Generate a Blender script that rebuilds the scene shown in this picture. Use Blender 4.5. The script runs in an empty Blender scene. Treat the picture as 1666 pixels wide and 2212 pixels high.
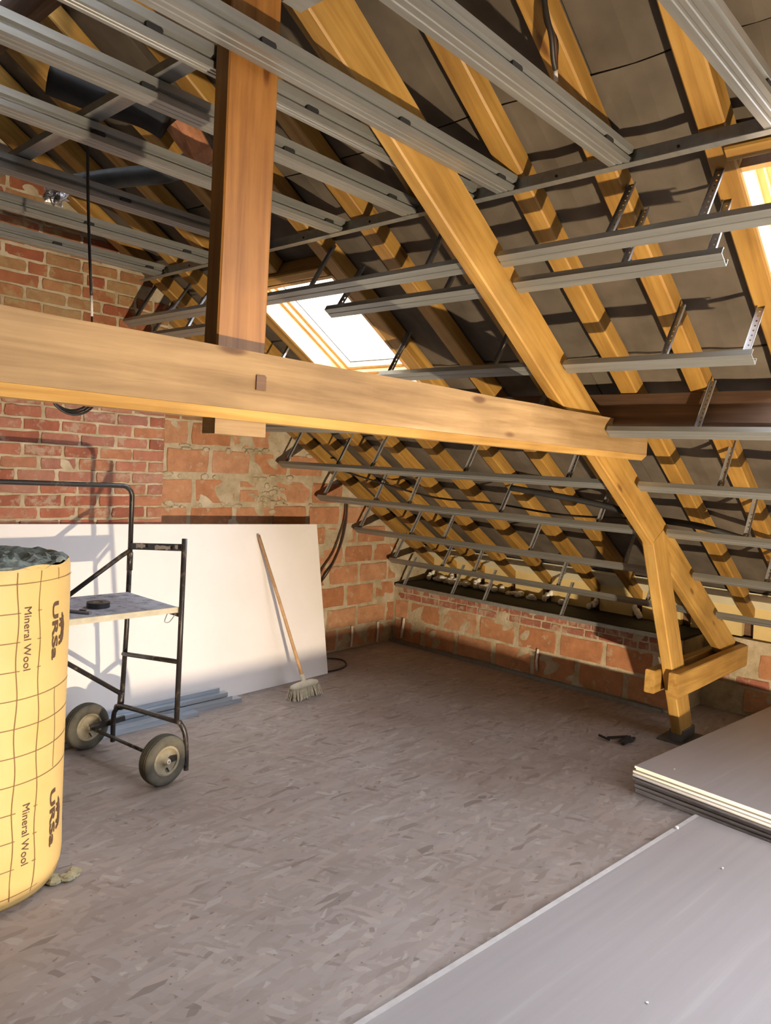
import bpy, math, random
from mathutils import Vector, Matrix
random.seed(7)
scene = bpy.context.scene
COL = scene.collection
# ------------------------------------------------------------------ camera, world, lights, exposure
cam_d = bpy.data.cameras.new('camera'); cam = bpy.data.objects.new('camera', cam_d); COL.objects.link(cam)
cam_d.sensor_fit = 'HORIZONTAL'; cam_d.sensor_width = 36.0; cam_d.lens = 1629.95 / 1666 * 36.0
cam_d.clip_start = 0.02
Rt = Vector((0.67377, -0.73686, 0.05549)); Dn = Vector((-0.00783, -0.0822, -0.99658)); Fw = Vector((0.7389, 0.67103, -0.06116))
mw = Matrix.Identity(4)
for i in range(3):
    mw[i][0] = Rt[i]; mw[i][1] = -Dn[i]; mw[i][2] = -Fw[i]
mw[2][3] = 1.68
cam.matrix_world = mw
scene.camera = cam
w = bpy.data.worlds.new('sky'); scene.world = w; w.use_nodes = True
bg = w.node_tree.nodes['Background']; bg.inputs[0].default_value = (0.85, 0.895, 1.0, 1); bg.inputs[1].default_value = 22.0
# the site floodlight standing on the floor to the right of the camera
LAMP = (1.20, -1.15, 0.030)
ld = bpy.data.lights.new('floodlight_beam', 'AREA'); ld.shape = 'RECTANGLE'; ld.size = 0.09; ld.size_y = 0.03
ld.energy = 195.0; ld.color = (1.0, 0.80, 0.56); ld.spread = math.radians(140)
lo = bpy.data.objects.new('floodlight_beam', ld); COL.objects.link(lo); lo.location = LAMP
lo.rotation_euler = Vector((0.62, 0.78, 0.20)).to_track_quat('-Z', 'Y').to_euler()
vs = scene.view_settings
vs.view_transform = 'Standard'; vs.look = 'None'; vs.gamma = 1.0; vs.use_curve_mapping = False; vs.exposure = 0.0
scene.display_settings.display_device = 'sRGB'
cy = scene.cycles; cy.max_bounces = 3; cy.diffuse_bounces = 2; cy.glossy_bounces = 1; cy.transmission_bounces = 1; cy.transparent_max_bounces = 6; cy.adaptive_threshold = 0.06; cy.use_light_tree = False

# ------------------------------------------------------------------ node helpers and materials
def new_mat(name):
    m = bpy.data.materials.new(name); m.use_nodes = True
    nt = m.node_tree; b = nt.nodes['Principled BSDF']
    return m, nt, b
def nd(nt, t, **kw):
    n = nt.nodes.new(t)
    for k, v in kw.items():
        if k in n.inputs: n.inputs[k].default_value = v
        else: setattr(n, k, v)
    return n
def ramp(nt, stops, interp='LINEAR'):
    r = nt.nodes.new('ShaderNodeValToRGB'); r.color_ramp.interpolation = interp
    el = r.color_ramp.elements
    while len(el) > 1: el.remove(el[-1])
    el[0].position = stops[0][0]; el[0].color = (*stops[0][1], 1)
    for p, c in stops[1:]:
        e = el.new(p); e.color = (*c, 1)
    return r
def coords(nt, scale=(1, 1, 1), rnd=True, rot=(0, 0, 0)):
    tc = nt.nodes.new('ShaderNodeTexCoord')
    out = tc.outputs['Object']
    if rnd:
        oi = nt.nodes.new('ShaderNodeObjectInfo')
        mu = nd(nt, 'ShaderNodeMath', operation='MULTIPLY'); mu.inputs[1].default_value = 37.0
        nt.links.new(oi.outputs['Random'], mu.inputs[0])
        va = nd(nt, 'ShaderNodeVectorMath', operation='ADD')
        nt.links.new(out, va.inputs[0]); nt.links.new(mu.outputs[0], va.inputs[1]); out = va.outputs[0]
    mp = nt.nodes.new('ShaderNodeMapping'); mp.inputs['Scale'].default_value = scale; mp.inputs['Rotation'].default_value = rot
    nt.links.new(out, mp.inputs['Vector'])
    return mp.outputs[0]
def mix(nt, fac, a, b, mode='MIX'):
    m = nt.nodes.new('ShaderNodeMix'); m.data_type = 'RGBA'; m.blend_type = mode
    for s, v in ((0, fac), (6, a), (7, b)):
        if hasattr(v, 'is_linked') or hasattr(v, 'links'): nt.links.new(v, m.inputs[s])
        elif s == 0: m.inputs[0].default_value = v
        else: m.inputs[s].default_value = (*v, 1)
    return m.outputs[2]
def bump(nt, b, h, strength=0.3, dist=0.01):
    bp = nt.nodes.new('ShaderNodeBump'); bp.inputs['Strength'].default_value = strength; bp.inputs['Distance'].default_value = dist
    nt.links.new(h, bp.inputs['Height']); nt.links.new(bp.outputs[0], b.inputs['Normal'])

def wood(name, c1, c2, c3, rough=0.55, knots=1.0, grain=1.0):
    m, nt, b = new_mat(name)
    v = coords(nt, (0.9, 16, 16))
    n1 = nd(nt, 'ShaderNodeTexNoise', Scale=1.6, Detail=6.0, Roughness=0.62, Distortion=0.4); nt.links.new(v, n1.inputs['Vector'])
    r = ramp(nt, [(0.28, c1), (0.52, c2), (0.75, c3)]); nt.links.new(n1.outputs[0], r.inputs[0])
    v2 = coords(nt, (2.2, 3.0, 3.0))
    n2 = nd(nt, 'ShaderNodeTexNoise', Scale=1.3, Detail=4.0); nt.links.new(v2, n2.inputs['Vector'])
    r2 = ramp(nt, [(0.35, (0.72, 0.70, 0.68)), (0.65, (1.08, 1.08, 1.1))]); nt.links.new(n2.outputs[0], r2.inputs[0])
    col = mix(nt, 0.8, r.outputs[0], r2.outputs[0], 'MULTIPLY')
    v3 = coords(nt, (2.2, 7.5, 7.5))
    vo = nd(nt, 'ShaderNodeTexVoronoi', Scale=1.0); nt.links.new(v3, vo.inputs['Vector'])
    rk = ramp(nt, [(0.0, (0.12, 0.05, 0.02)), (0.07, (0.3, 0.15, 0.06)), (0.13, (1, 1, 1))]); nt.links.new(vo.outputs['Distance'], rk.inputs[0])
    col = mix(nt, 0.75 * knots, col, rk.outputs[0], 'MULTIPLY')
    nt.links.new(col, b.inputs['Base Color']); b.inputs['Roughness'].default_value = rough
    bump(nt, b, n1.outputs[0], 0.25, 0.004)
    return m
M = {}
M['rafter'] = wood('pine_rafter', (0.245, 0.12, 0.023), (0.375, 0.204, 0.042), (0.475, 0.286, 0.072), 0.5)
M['rafter_left'] = M['rafter']
M['truss'] = wood('pine_truss', (0.31, 0.158, 0.033), (0.45, 0.256, 0.060), (0.55, 0.352, 0.105), 0.5)
M['beam'] = wood('weathered_pine_beam', (0.215, 0.125, 0.046), (0.335, 0.21, 0.086), (0.425, 0.288, 0.137), 0.7)
M['arris'] = wood('fresh_pine_arris', (0.36, 0.19, 0.042), (0.49, 0.285, 0.075), (0.58, 0.37, 0.12), 0.6, 0.8)
M['king'] = wood('stained_king_post', (0.22, 0.09, 0.018), (0.34, 0.15, 0.032), (0.42, 0.205, 0.05), 0.5)
M['purlin'] = wood('dark_purlin', (0.10, 0.055, 0.03), (0.16, 0.09, 0.05), (0.24, 0.14, 0.08), 0.8)
M['windowwood'] = wood('skylight_pine', (0.62, 0.36, 0.13), (0.74, 0.46, 0.19), (0.8, 0.55, 0.26), 0.4, 0.1)
M['handle'] = wood('broom_stick_wood', (0.50, 0.28, 0.12), (0.60, 0.36, 0.17), (0.66, 0.42, 0.22), 0.5, 0.2)

def plain(name, col, rough=0.6, metal=0.0, var=0.15, scale=8.0, bmp=0.0, spec=0.5, stretch=(1, 1, 1)):
    m, nt, b = new_mat(name)
    v = coords(nt, stretch)
    n = nd(nt, 'ShaderNodeTexNoise', Scale=scale, Detail=5.0, Roughness=0.6); nt.links.new(v, n.inputs['Vector'])
    lo_ = tuple(c * (1 - var) for c in col); hi = tuple(min(1, c * (1 + var)) for c in col)
    r = ramp(nt, [(0.3, lo_), (0.7, hi)]); nt.links.new(n.outputs[0], r.inputs[0])
    nt.links.new(r.outputs[0], b.inputs['Base Color'])
    b.inputs['Roughness'].default_value = rough; b.inputs['Metallic'].default_value = metal
    b.inputs['Specular IOR Level'].default_value = spec
    if bmp: bump(nt, b, n.outputs[0], bmp, 0.01)
    return m
M['metal'] = plain('galvanised_steel', (0.31, 0.317, 0.295), 0.38, 0.55, 0.14, 5, stretch=(0.4, 6, 6))
M['edge_light'] = plain('pale_sheet_edge', (0.50, 0.47, 0.44), 0.8, 0, 0.1, 20)
M['edge'] = plain('platform_edging', (0.55, 0.50, 0.38), 0.8, 0, 0.15, 20)
M['metal_daylit'] = plain('daylit_galvanised_steel', (0.48, 0.54, 0.60), 0.35, 0.6, 0.15, 5, stretch=(0.4, 8, 8))  # galvanised steel with the blue of daylight mixed into its colour
M['hanger'] = plain('hanger_steel', (0.42, 0.42, 0.42), 0.4, 0.55, 0.15, 14)
M['dark'] = plain('black_paint', (0.012, 0.012, 0.013), 0.5, 0.0, 0.3, 10)
M['slot'] = plain('punched_slot_dark', (0.015, 0.015, 0.015), 0.9, 0.0, 0.1, 10)
M['dpc'] = plain('black_membrane', (0.016, 0.014, 0.012), 0.75, 0.0, 0.4, 12, 0.4)
M['cable'] = plain('black_cable', (0.02, 0.016, 0.013), 0.5, 0.0, 0.3, 10)
M['cable_brown'] = plain('brown_cable', (0.09, 0.035, 0.015), 0.5, 0.0, 0.3, 10)
M['cable_tip'] = plain('pale_cable_end', (0.6, 0.55, 0.5), 0.6)
M['foam'] = plain('white_foam', (0.82, 0.80, 0.74), 1.0, 0, 0.08, 20, 0.0, 0.1)
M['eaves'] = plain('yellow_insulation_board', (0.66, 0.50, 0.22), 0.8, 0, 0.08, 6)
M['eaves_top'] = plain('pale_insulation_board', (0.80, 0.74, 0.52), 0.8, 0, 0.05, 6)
M['white'] = plain('plasterboard_face', (0.90, 0.86, 0.83), 0.85, 0, 0.03, 2.5)
M['plaster'] = plain('plasterboard_core', (0.85, 0.81, 0.70), 0.9, 0, 0.06, 30)
M['plaster_shaded'] = plain('plasterboard_shaded_edge', (0.60, 0.60, 0.63), 0.85, 0, 0.12, 10)  # greyed sheet edge: shade on the lower stacked sheets put into the colour
M['dab'] = plain('white_plaster_dab', (0.82, 0.79, 0.74), 0.9, 0, 0.06, 30)
M['wool'] = plain('mineral_wool', (0.30, 0.335, 0.29), 1.0, 0, 0.35, 30, 0.5)
M['wool_tuft'] = plain('wool_tuft', (0.42, 0.37, 0.22), 1.0, 0, 0.3, 40, 0.6)
M['print'] = plain('brown_print', (0.10, 0.055, 0.03), 0.7, 0, 0.1, 20)
M['printline'] = plain('brown_line_print', (0.22, 0.13, 0.045), 0.7, 0, 0.1, 20)
M['tyre'] = plain('dusty_tyre', (0.095, 0.085, 0.062), 0.85, 0, 0.45, 9, 0.4)
M['hub'] = plain('dusty_hub', (0.34, 0.29, 0.19), 0.8, 0.1, 0.35, 14)
M['bristle'] = plain('broom_bristle', (0.62, 0.54, 0.38), 0.9, 0, 0.25, 60)
M['broom_head'] = plain('broom_head_cream', (0.72, 0.65, 0.48), 0.7, 0, 0.1, 20)
M['tape'] = plain('black_tape', (0.03, 0.03, 0.033), 0.4, 0, 0.2, 8)
M['knifebody'] = plain('knife_grey', (0.28, 0.28, 0.30), 0.4, 0.3, 0.2, 20)
M['foil'] = plain('crumpled_foil', (0.62, 0.62, 0.62), 0.25, 0.9, 0.3, 30, 0.8)
M['duct'] = plain('dark_duct', (0.016, 0.016, 0.016), 0.7, 0.0, 0.4, 10)
M['duct_grey'] = plain('grey_duct', (0.06, 0.065, 0.065), 0.6, 0.1, 0.3, 10)
M['terracotta'] = plain('terracotta', (0.42, 0.18, 0.085), 0.9, 0, 0.3, 14, 0.4)
M['steelplate'] = plain('dull_steel_plate', (0.10, 0.09, 0.08), 0.6, 0.4, 0.3, 10)
M['debris'] = plain('charred_offcut', (0.02, 0.013, 0.009), 0.9, 0, 0.5, 20, 0.5)

def mk_grey_board():
    m, nt, b = new_mat('grey_plasterboard_back')
    v = coords(nt, (0.35, 9, 9)); n = nd(nt, 'ShaderNodeTexNoise', Scale=3.0, Detail=5.0); nt.links.new(v, n.inputs['Vector'])
    r = ramp(nt, [(0.3, (0.325, 0.295, 0.283)), (0.62, (0.35, 0.318, 0.305)), (0.80, (0.395, 0.365, 0.35))]); nt.links.new(n.outputs[0], r.inputs[0])
    v2 = coords(nt, (1, 3.2, 1)); n2 = nd(nt, 'ShaderNodeTexNoise', Scale=9.0, Detail=7.0, Roughness=0.75); nt.links.new(v2, n2.inputs['Vector'])
    r2 = ramp(nt, [(0.66, (0, 0, 0)), (0.74, (1, 1, 1))]); nt.links.new(n2.outputs[0], r2.inputs[0])
    mf = nd(nt, 'ShaderNodeMath', operation='MULTIPLY'); mf.inputs[1].default_value = 0.30; nt.links.new(r2.outputs[0], mf.inputs[0])
    nt.links.new(mix(nt, mf.outputs[0], r.outputs[0], (0.54, 0.51, 0.49)), b.inputs['Base Color'])
    b.inputs['Roughness'].default_value = 0.42
    return m
M['grey'] = mk_grey_board()

def mk_osb():
    m, nt, b = new_mat('dusty_osb_floor')
    layers = []
    for i, (ang, sx, sy) in enumerate(((0.35, 11, 44), (-0.45, 13, 50), (1.15, 12, 46), (0.0, 9, 40))):
        tc = nt.nodes.new('ShaderNodeTexCoord')
        nz = nd(nt, 'ShaderNodeTexNoise', Scale=6.0, Detail=2.0); nt.links.new(tc.outputs['Object'], nz.inputs['Vector'])
        sc = nd(nt, 'ShaderNodeVectorMath', operation='SCALE'); sc.inputs[3].default_value = 0.05; nt.links.new(nz.outputs['Color'], sc.inputs[0])
        ad = nd(nt, 'ShaderNodeVectorMath', operation='ADD'); nt.links.new(tc.outputs['Object'], ad.inputs[0]); nt.links.new(sc.outputs[0], ad.inputs[1])
        mp = nt.nodes.new('ShaderNodeMapping'); mp.inputs['Rotation'].default_value = (0, 0, ang); mp.inputs['Location'].default_value = (i * 1.7, i * 2.3, 0)
        nt.links.new(ad.outputs[0], mp.inputs['Vector'])
        m2 = nt.nodes.new('ShaderNodeMapping'); m2.inputs['Scale'].default_value = (sx, sy, 1); nt.links.new(mp.outputs[0], m2.inputs['Vector'])
        vo = nd(nt, 'ShaderNodeTexVoronoi', Scale=1.0, voronoi_dimensions='2D'); nt.links.new(m2.outputs[0], vo.inputs['Vector'])
        sp = nt.nodes.new('ShaderNodeSeparateColor'); nt.links.new(vo.outputs['Color'], sp.inputs[0])
        r = ramp(nt, [(0.0, (0.19, 0.145, 0.115)), (0.07, (0.275, 0.215, 0.18)), (0.45, (0.312, 0.25, 0.212)), (0.7, (0.33, 0.275, 0.243)), (0.9, (0.355, 0.275, 0.225)), (1.0, (0.395, 0.345, 0.305))])
        nt.links.new(sp.outputs[0], r.inputs[0]); layers.append((r.outputs[0], sp.outputs[1]))
    col = layers[0][0]
    for c, f in layers[1:]:
        g = nd(nt, 'ShaderNodeMath', operation='GREATER_THAN'); g.inputs[1].default_value = 0.55; nt.links.new(f, g.inputs[0])
        mu = nd(nt, 'ShaderNodeMath', operation='MULTIPLY'); mu.inputs[1].default_value = 0.85; nt.links.new(g.outputs[0], mu.inputs[0])
        col = mix(nt, mu.outputs[0], col, c)
    tc = nt.nodes.new('ShaderNodeTexCoord')
    nz = nd(nt, 'ShaderNodeTexNoise', Scale=1.1, Detail=5.0); nt.links.new(tc.outputs['Object'], nz.inputs['Vector'])
    r = ramp(nt, [(0.32, (0.84, 0.77, 0.72)), (0.62, (1.05, 1.05, 1.06))]); nt.links.new(nz.outputs[0], r.inputs[0])
    col = mix(nt, 1.0, col, r.outputs[0], 'MULTIPLY')
    # sparse dark flakes and specks
    n3 = nd(nt, 'ShaderNodeTexVoronoi', Scale=16.0); nt.links.new(tc.outputs['Object'], n3.inputs['Vector'])
    r3 = ramp(nt, [(0.0, (0.35, 0.3, 0.28)), (0.055, (0.5, 0.45, 0.4)), (0.075, (1, 1, 1))]); nt.links.new(n3.outputs['Distance'], r3.inputs[0])
    col = mix(nt, 0.8, col, r3.outputs[0], 'MULTIPLY')
    hsv = nd(nt, 'ShaderNodeHueSaturation', Saturation=0.85); nt.links.new(col, hsv.inputs['Color'])
    nt.links.new(hsv.outputs[0], b.inputs['Base Color']); b.inputs['Roughness'].default_value = 0.55
    return m
M['osb'] = mk_osb()

def mk_brick(name, tones, smear, smear_col, sat_noise=10.0):
    m, nt, b = new_mat(name)
    oi = nt.nodes.new('ShaderNodeObjectInfo')
    r = ramp(nt, [(i / (len(tones) - 1), c) for i, c in enumerate(tones)]); nt.links.new(oi.outputs['Random'], r.inputs[0])
    tc = nt.nodes.new('ShaderNodeTexCoord'); ge = nt.nodes.new('ShaderNodeNewGeometry')
    n = nd(nt, 'ShaderNodeTexNoise', Scale=sat_noise, Detail=6.0, Roughness=0.65); nt.links.new(ge.outputs['Position'], n.inputs['Vector'])
    r2 = ramp(nt, [(0.3, (0.70, 0.68, 0.66)), (0.7, (1.15, 1.15, 1.15))]); nt.links.new(n.outputs[0], r2.inputs[0])
    col = mix(nt, 0.9, r.outputs[0], r2.outputs[0], 'MULTIPLY')
    n2 = nd(nt, 'ShaderNodeTexNoise', Scale=13.0, Detail=8.0, Roughness=0.7); nt.links.new(ge.outputs['Position'], n2.inputs['Vector'])
    r3 = ramp(nt, [(smear, (0, 0, 0)), (smear + 0.1, (1, 1, 1))]); nt.links.new(n2.outputs[0], r3.inputs[0])
    mf = nd(nt, 'ShaderNodeMath', operation='MULTIPLY'); mf.inputs[1].default_value = 0.75; nt.links.new(r3.outputs[0], mf.inputs[0])
    col = mix(nt, mf.outputs[0], col, smear_col)
    n4 = nd(nt, 'ShaderNodeTexNoise', Scale=90.0, Detail=3.0); nt.links.new(ge.outputs['Position'], n4.inputs['Vector'])
    nt.links.new(col, b.inputs['Base Color']); b.inputs['Roughness'].default_value = 0.9
    bump(nt, b, n4.outputs[0], 0.35, 0.004)
    return m
M['brick'] = mk_brick('red_brick', [(0.29, 0.095, 0.055), (0.37, 0.125, 0.07), (0.42, 0.17, 0.105), (0.33, 0.145, 0.105), (0.43, 0.18, 0.085), (0.36, 0.18, 0.13)], 0.53, (0.44, 0.33, 0.235))
M['brick_up'] = mk_brick('sooty_brick', [(0.28, 0.075, 0.035), (0.36, 0.15, 0.06), (0.35, 0.20, 0.085), (0.30, 0.13, 0.055), (0.36, 0.23, 0.105)], 0.52, (0.36, 0.265, 0.125))
M['block'] = mk_brick('orange_clay_block', [(0.42, 0.185, 0.085), (0.50, 0.235, 0.115), (0.56, 0.30, 0.17), (0.44, 0.185, 0.08), (0.54, 0.30, 0.17), (0.49, 0.23, 0.11)], 0.56, (0.50, 0.39, 0.255))
M['smallbrick'] = mk_brick('small_red_brick', [(0.30, 0.10, 0.06), (0.38, 0.14, 0.09), (0.34, 0.15, 0.10)], 0.50, (0.46, 0.35, 0.25))

def mk_mortar():
    m, nt, b = new_mat('rough_lime_mortar')
    ge = nt.nodes.new('ShaderNodeNewGeometry')
    n = nd(nt, 'ShaderNodeTexNoise', Scale=7.0, Detail=8.0, Roughness=0.65); nt.links.new(ge.outputs['Position'], n.inputs['Vector'])
    r = ramp(nt, [(0.3, (0.34, 0.27, 0.165)), (0.5, (0.47, 0.39, 0.26)), (0.7, (0.60, 0.52, 0.39))]); nt.links.new(n.outputs[0], r.inputs[0])
    nt.links.new(r.outputs[0], b.inputs['Base Color']); b.inputs['Roughness'].default_value = 0.95
    n4 = nd(nt, 'ShaderNodeTexNoise', Scale=45.0, Detail=5.0); nt.links.new(ge.outputs['Position'], n4.inputs['Vector'])
    bump(nt, b, n4.outputs[0], 0.7, 0.01)
    return m
M['mortar'] = mk_mortar()

def mk_underlay():
    m, nt, b = new_mat('brown_fibre_underlay')
    v = coords(nt, (1, 1, 1)); n = nd(nt, 'ShaderNodeTexNoise', Scale=5.0, Detail=5.0); nt.links.new(v, n.inputs['Vector'])
    r = ramp(nt, [(0.3, (0.074, 0.058, 0.040)), (0.7, (0.13, 0.105, 0.076))]); nt.links.new(n.outputs[0], r.inputs[0])
    nt.links.new(r.outputs[0], b.inputs['Base Color']); b.inputs['Roughness'].default_value = 0.9
    n2 = nd(nt, 'ShaderNodeTexNoise', Scale=3.0, Detail=3.0); nt.links.new(v, n2.inputs['Vector'])
    bump(nt, b, n2.outputs[0], 0.5, 0.05)
    return m
M['underlay'] = mk_underlay()

def mk_black_steel():
    m, nt, b = new_mat('worn_black_tube')
    v = coords(nt, (1, 1, 1)); n = nd(nt, 'ShaderNodeTexNoise', Scale=16.0, Detail=6.0, Roughness=0.7); nt.links.new(v, n.inputs['Vector'])
    r = ramp(nt, [(0.0, (0.014, 0.013, 0.014)), (0.56, (0.03, 0.025, 0.022)), (0.66, (0.16, 0.12, 0.085)), (0.76, (0.5, 0.47, 0.42))]); nt.links.new(n.outputs[0], r.inputs[0])
    nt.links.new(r.outputs[0], b.inputs['Base Color']); b.inputs['Roughness'].default_value = 0.35
    return m
M['tube'] = mk_black_steel()

def mk_platform():
    m, nt, b = new_mat('spattered_platform')
    v = coords(nt, (1, 1, 1)); n = nd(nt, 'ShaderNodeTexNoise', Scale=22.0, Detail=6.0, Roughness=0.7); nt.links.new(v, n.inputs['Vector'])
    r = ramp(nt, [(0.36, (0.16, 0.14, 0.14)), (0.46, (0.36, 0.36, 0.39)), (0.62, (0.46, 0.46, 0.49)), (0.72, (0.7, 0.69, 0.68))]); nt.links.new(n.outputs[0], r.inputs[0])
    nt.links.new(r.outputs[0], b.inputs['Base Color']); b.inputs['Roughness'].default_value = 0.7
    return m
M['platform'] = mk_platform()

def mk_kraft():
    m, nt, b = new_mat('yellow_kraft_wrap')
    v = coords(nt, (1, 1, 1)); n = nd(nt, 'ShaderNodeTexNoise', Scale=5.0, Detail=3.0); nt.links.new(v, n.inputs['Vector'])
    r = ramp(nt, [(0.3, (0.64, 0.43, 0.15)), (0.7, (0.70, 0.48, 0.185))]); nt.links.new(n.outputs[0], r.inputs[0])
    nt.links.new(r.outputs[0], b.inputs['Base Color']); b.inputs['Roughness'].default_value = 0.5
    bump(nt, b, n.outputs[0], 0.15, 0.02)
    return m
M['kraft'] = mk_kraft()

def mk_glass():
    m, nt, b = new_mat('skylight_glass')
    tr = nt.nodes.new('ShaderNodeBsdfTransparent'); tr.inputs[0].default_value = (0.93, 0.95, 0.97, 1)
    gl = nt.nodes.new('ShaderNodeBsdfGlossy'); gl.inputs['Roughness'].default_value = 0.05
    mx = nt.nodes.new('ShaderNodeMixShader'); mx.inputs[0].default_value = 0.06
    nt.links.new(tr.outputs[0], mx.inputs[1]); nt.links.new(gl.outputs[0], mx.inputs[2])
    nt.links.new(mx.outputs[0], nt.nodes['Material Output'].inputs['Surface'])
    return m
M['glass'] = mk_glass()

# ------------------------------------------------------------------ mesh helpers
def mesh(name, verts, faces, mat, smooth=False):
    me = bpy.data.meshes.new(name); me.from_pydata([tuple(v) for v in verts], [], faces); me.update()
    if mat is not None: me.materials.append(M[mat] if isinstance(mat, str) else mat)
    if smooth:
        for p in me.polygons: p.use_smooth = True
    return me
def link(name, me, parent=None, mtx=None):
    o = bpy.data.objects.new(name, me); COL.objects.link(o)
    if mtx is not None:
        if parent is not None:
            o.matrix_local = Matrix.Translation(-parent.location) @ mtx
        else: o.matrix_local = mtx
    elif parent is not None: o.location = -parent.location
    if parent is not None: o.parent = parent
    return o
def tag(o, label=None, cat=None, group=None, kind=None):
    if label: o['label'] = label
    if cat: o['category'] = cat
    if group: o['group'] = group
    if kind: o['kind'] = kind
    return o
def empty(name, loc, label=None, cat=None, group=None, kind=None):
    o = bpy.data.objects.new(name, None); o.empty_display_size = 0.1; COL.objects.link(o); o.location = loc
    return tag(o, label, cat, group, kind)
def frame(o, xdir, zhint=(0, 0, 1)):
    x = Vector(xdir).normalized(); z = Vector(zhint); z = (z - x * z.dot(x)).normalized(); y = z.cross(x)
    m = Matrix.Identity(4)
    for i in range(3): m[i][0] = x[i]; m[i][1] = y[i]; m[i][2] = z[i]; m[i][3] = o[i]
    return m
def box_vf(x0, x1, y0, y1, z0, z1, b=0.0):
    if b <= 0:
        v = [(x, y, z) for x in (x0, x1) for y in (y0, y1) for z in (z0, z1)]
        f = [(0, 1, 3, 2), (4, 6, 7, 5), (0, 4, 5, 1), (2, 3, 7, 6), (0, 2, 6, 4), (1, 5, 7, 3)]
        return v, f
    # chamfered long edges (along x)
    pr = [(y0 + b, z0), (y1 - b, z0), (y1, z0 + b), (y1, z1 - b), (y1 - b, z1), (y0 + b, z1), (y0, z1 - b), (y0, z0 + b)]
    return extrude_vf(pr, x0, x1)
def extrude_vf(pr, x0, x1):
    n = len(pr)
    v = [(x0, *p) for p in pr] + [(x1, *p) for p in pr]
    f = [(i, (i + 1) % n, n + (i + 1) % n, n + i) for i in range(n)]
    f += [tuple(range(n - 1, -1, -1)), tuple(range(n, 2 * n))]
    return v, f
def join(*vfs):
    V, F = [], []
    for v, f in vfs:
        o = len(V); V += list(v); F += [tuple(i + o for i in q) for q in f]
    return V, F
def timber(name, p0, p1, wd, hp, up, mat, parent=None, b=0.006, wob=0.0025):
    """bar from p0 to p1 (centre line); wd = width across, hp = height along 'up'. Sawn, slightly uneven."""
    p0, p1 = Vector(p0), Vector(p1); L = (p1 - p0).length
    n = max(2, int(L / 0.35)); pr0 = [(-wd/2 + b, -hp/2), (wd/2 - b, -hp/2), (wd/2, -hp/2 + b), (wd/2, hp/2 - b), (wd/2 - b, hp/2), (-wd/2 + b, hp/2), (-wd/2, hp/2 - b), (-wd/2, -hp/2 + b)]
    V, F = [], []
    for i in range(n + 1):
        dy, dz = random.uniform(-wob, wob), random.uniform(-wob, wob)
        for (y, z) in pr0: V.append((L * i / n, y + dy + random.uniform(-wob, wob) * 0.4, z + dz + random.uniform(-wob, wob) * 0.4))
    for i in range(n):
        for k in range(8): F.append((i*8 + k, i*8 + (k + 1) % 8, (i + 1)*8 + (k + 1) % 8, (i + 1)*8 + k))
    F += [tuple(range(7, -1, -1)), tuple(range(n*8, n*8 + 8))]
    return link(name, mesh(name, V, F, mat), parent, frame(p0, p1 - p0, up))
def bar(name, p0, p1, wd, hp, up, mat, parent=None, b=0.0):
    p0, p1 = Vector(p0), Vector(p1)
    v, f = box_vf(0, (p1 - p0).length, -wd/2, wd/2, -hp/2, hp/2, b)
    return link(name, mesh(name, v, f, mat), parent, frame(p0, p1 - p0, up))
def tube_vf(pts, r, seg=10, closed=False, cap=True):
    pts = [Vector(p) for p in pts]; n = len(pts); V, F = [], []
    t0 = (pts[1] - pts[0]).normalized(); nrm = t0.orthogonal().normalized()
    for i, p in enumerate(pts):
        if i == 0: t = pts[1] - pts[0]
        elif i == n - 1: t = pts[-1] - pts[-2]
        else: t = (pts[i + 1] - pts[i]).normalized() + (pts[i] - pts[i - 1]).normalized()
        t.normalize(); nrm = (nrm - t * nrm.dot(t)).normalized(); bn = t.cross(nrm)
        rr = r[i] if isinstance(r, (list, tuple)) else r
        for k in range(seg):
            a = 2 * math.pi * k / seg; V.append(p + nrm * (rr * math.cos(a)) + bn * (rr * math.sin(a)))
    for i in range(n - 1):
        for k in range(seg): F.append((i*seg + k, i*seg + (k + 1) % seg, (i + 1)*seg + (k + 1) % seg, (i + 1)*seg + k))
    if cap: F += [tuple(range(seg - 1, -1, -1)), tuple(range((n - 1)*seg, n*seg))]
    return V, F
def tube(name, pts, r, mat, parent=None, seg=10):
    v, f = tube_vf(pts, r, seg)
    base = parent.location if parent else Vector(pts[0])
    v = [Vector(q) - base for q in v]
    o = link(name, mesh(name, v, f, mat, True))
    if parent: o.parent = parent
    else: o.location = base
    return o
def arc(c, a, b, r, t0, t1, n=8):
    c, a, b = Vector(c), Vector(a), Vector(b)
    return [c + a * (r * math.cos(t0 + (t1 - t0) * i / n)) + b * (r * math.sin(t0 + (t1 - t0) * i / n)) for i in range(n + 1)]
def smooth_path(pts, k=6):
    pts = [Vector(p) for p in pts]; out = []
    for i in range(len(pts) - 1):
        p0 = pts[max(i - 1, 0)]; p1 = pts[i]; p2 = pts[i + 1]; p3 = pts[min(i + 2, len(pts) - 1)]
        for j in range(k):
            t = j / k
            out.append(0.5 * ((2 * p1) + (p2 - p0) * t + (2*p0 - 5*p1 + 4*p2 - p3) * t*t + (3*p1 - p0 - 3*p2 + p3) * t*t*t))
    out.append(pts[-1]); return out
def raw(name, verts, faces, mat, parent=None, smooth=False, base=None):
    base = Vector(parent.location) if parent else Vector(base if base is not None else (0, 0, 0))
    o = link(name, mesh(name, [Vector(v) - base for v in verts], faces, mat, smooth))
    if parent: o.parent = parent
    else: o.location = base
    return o

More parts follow.
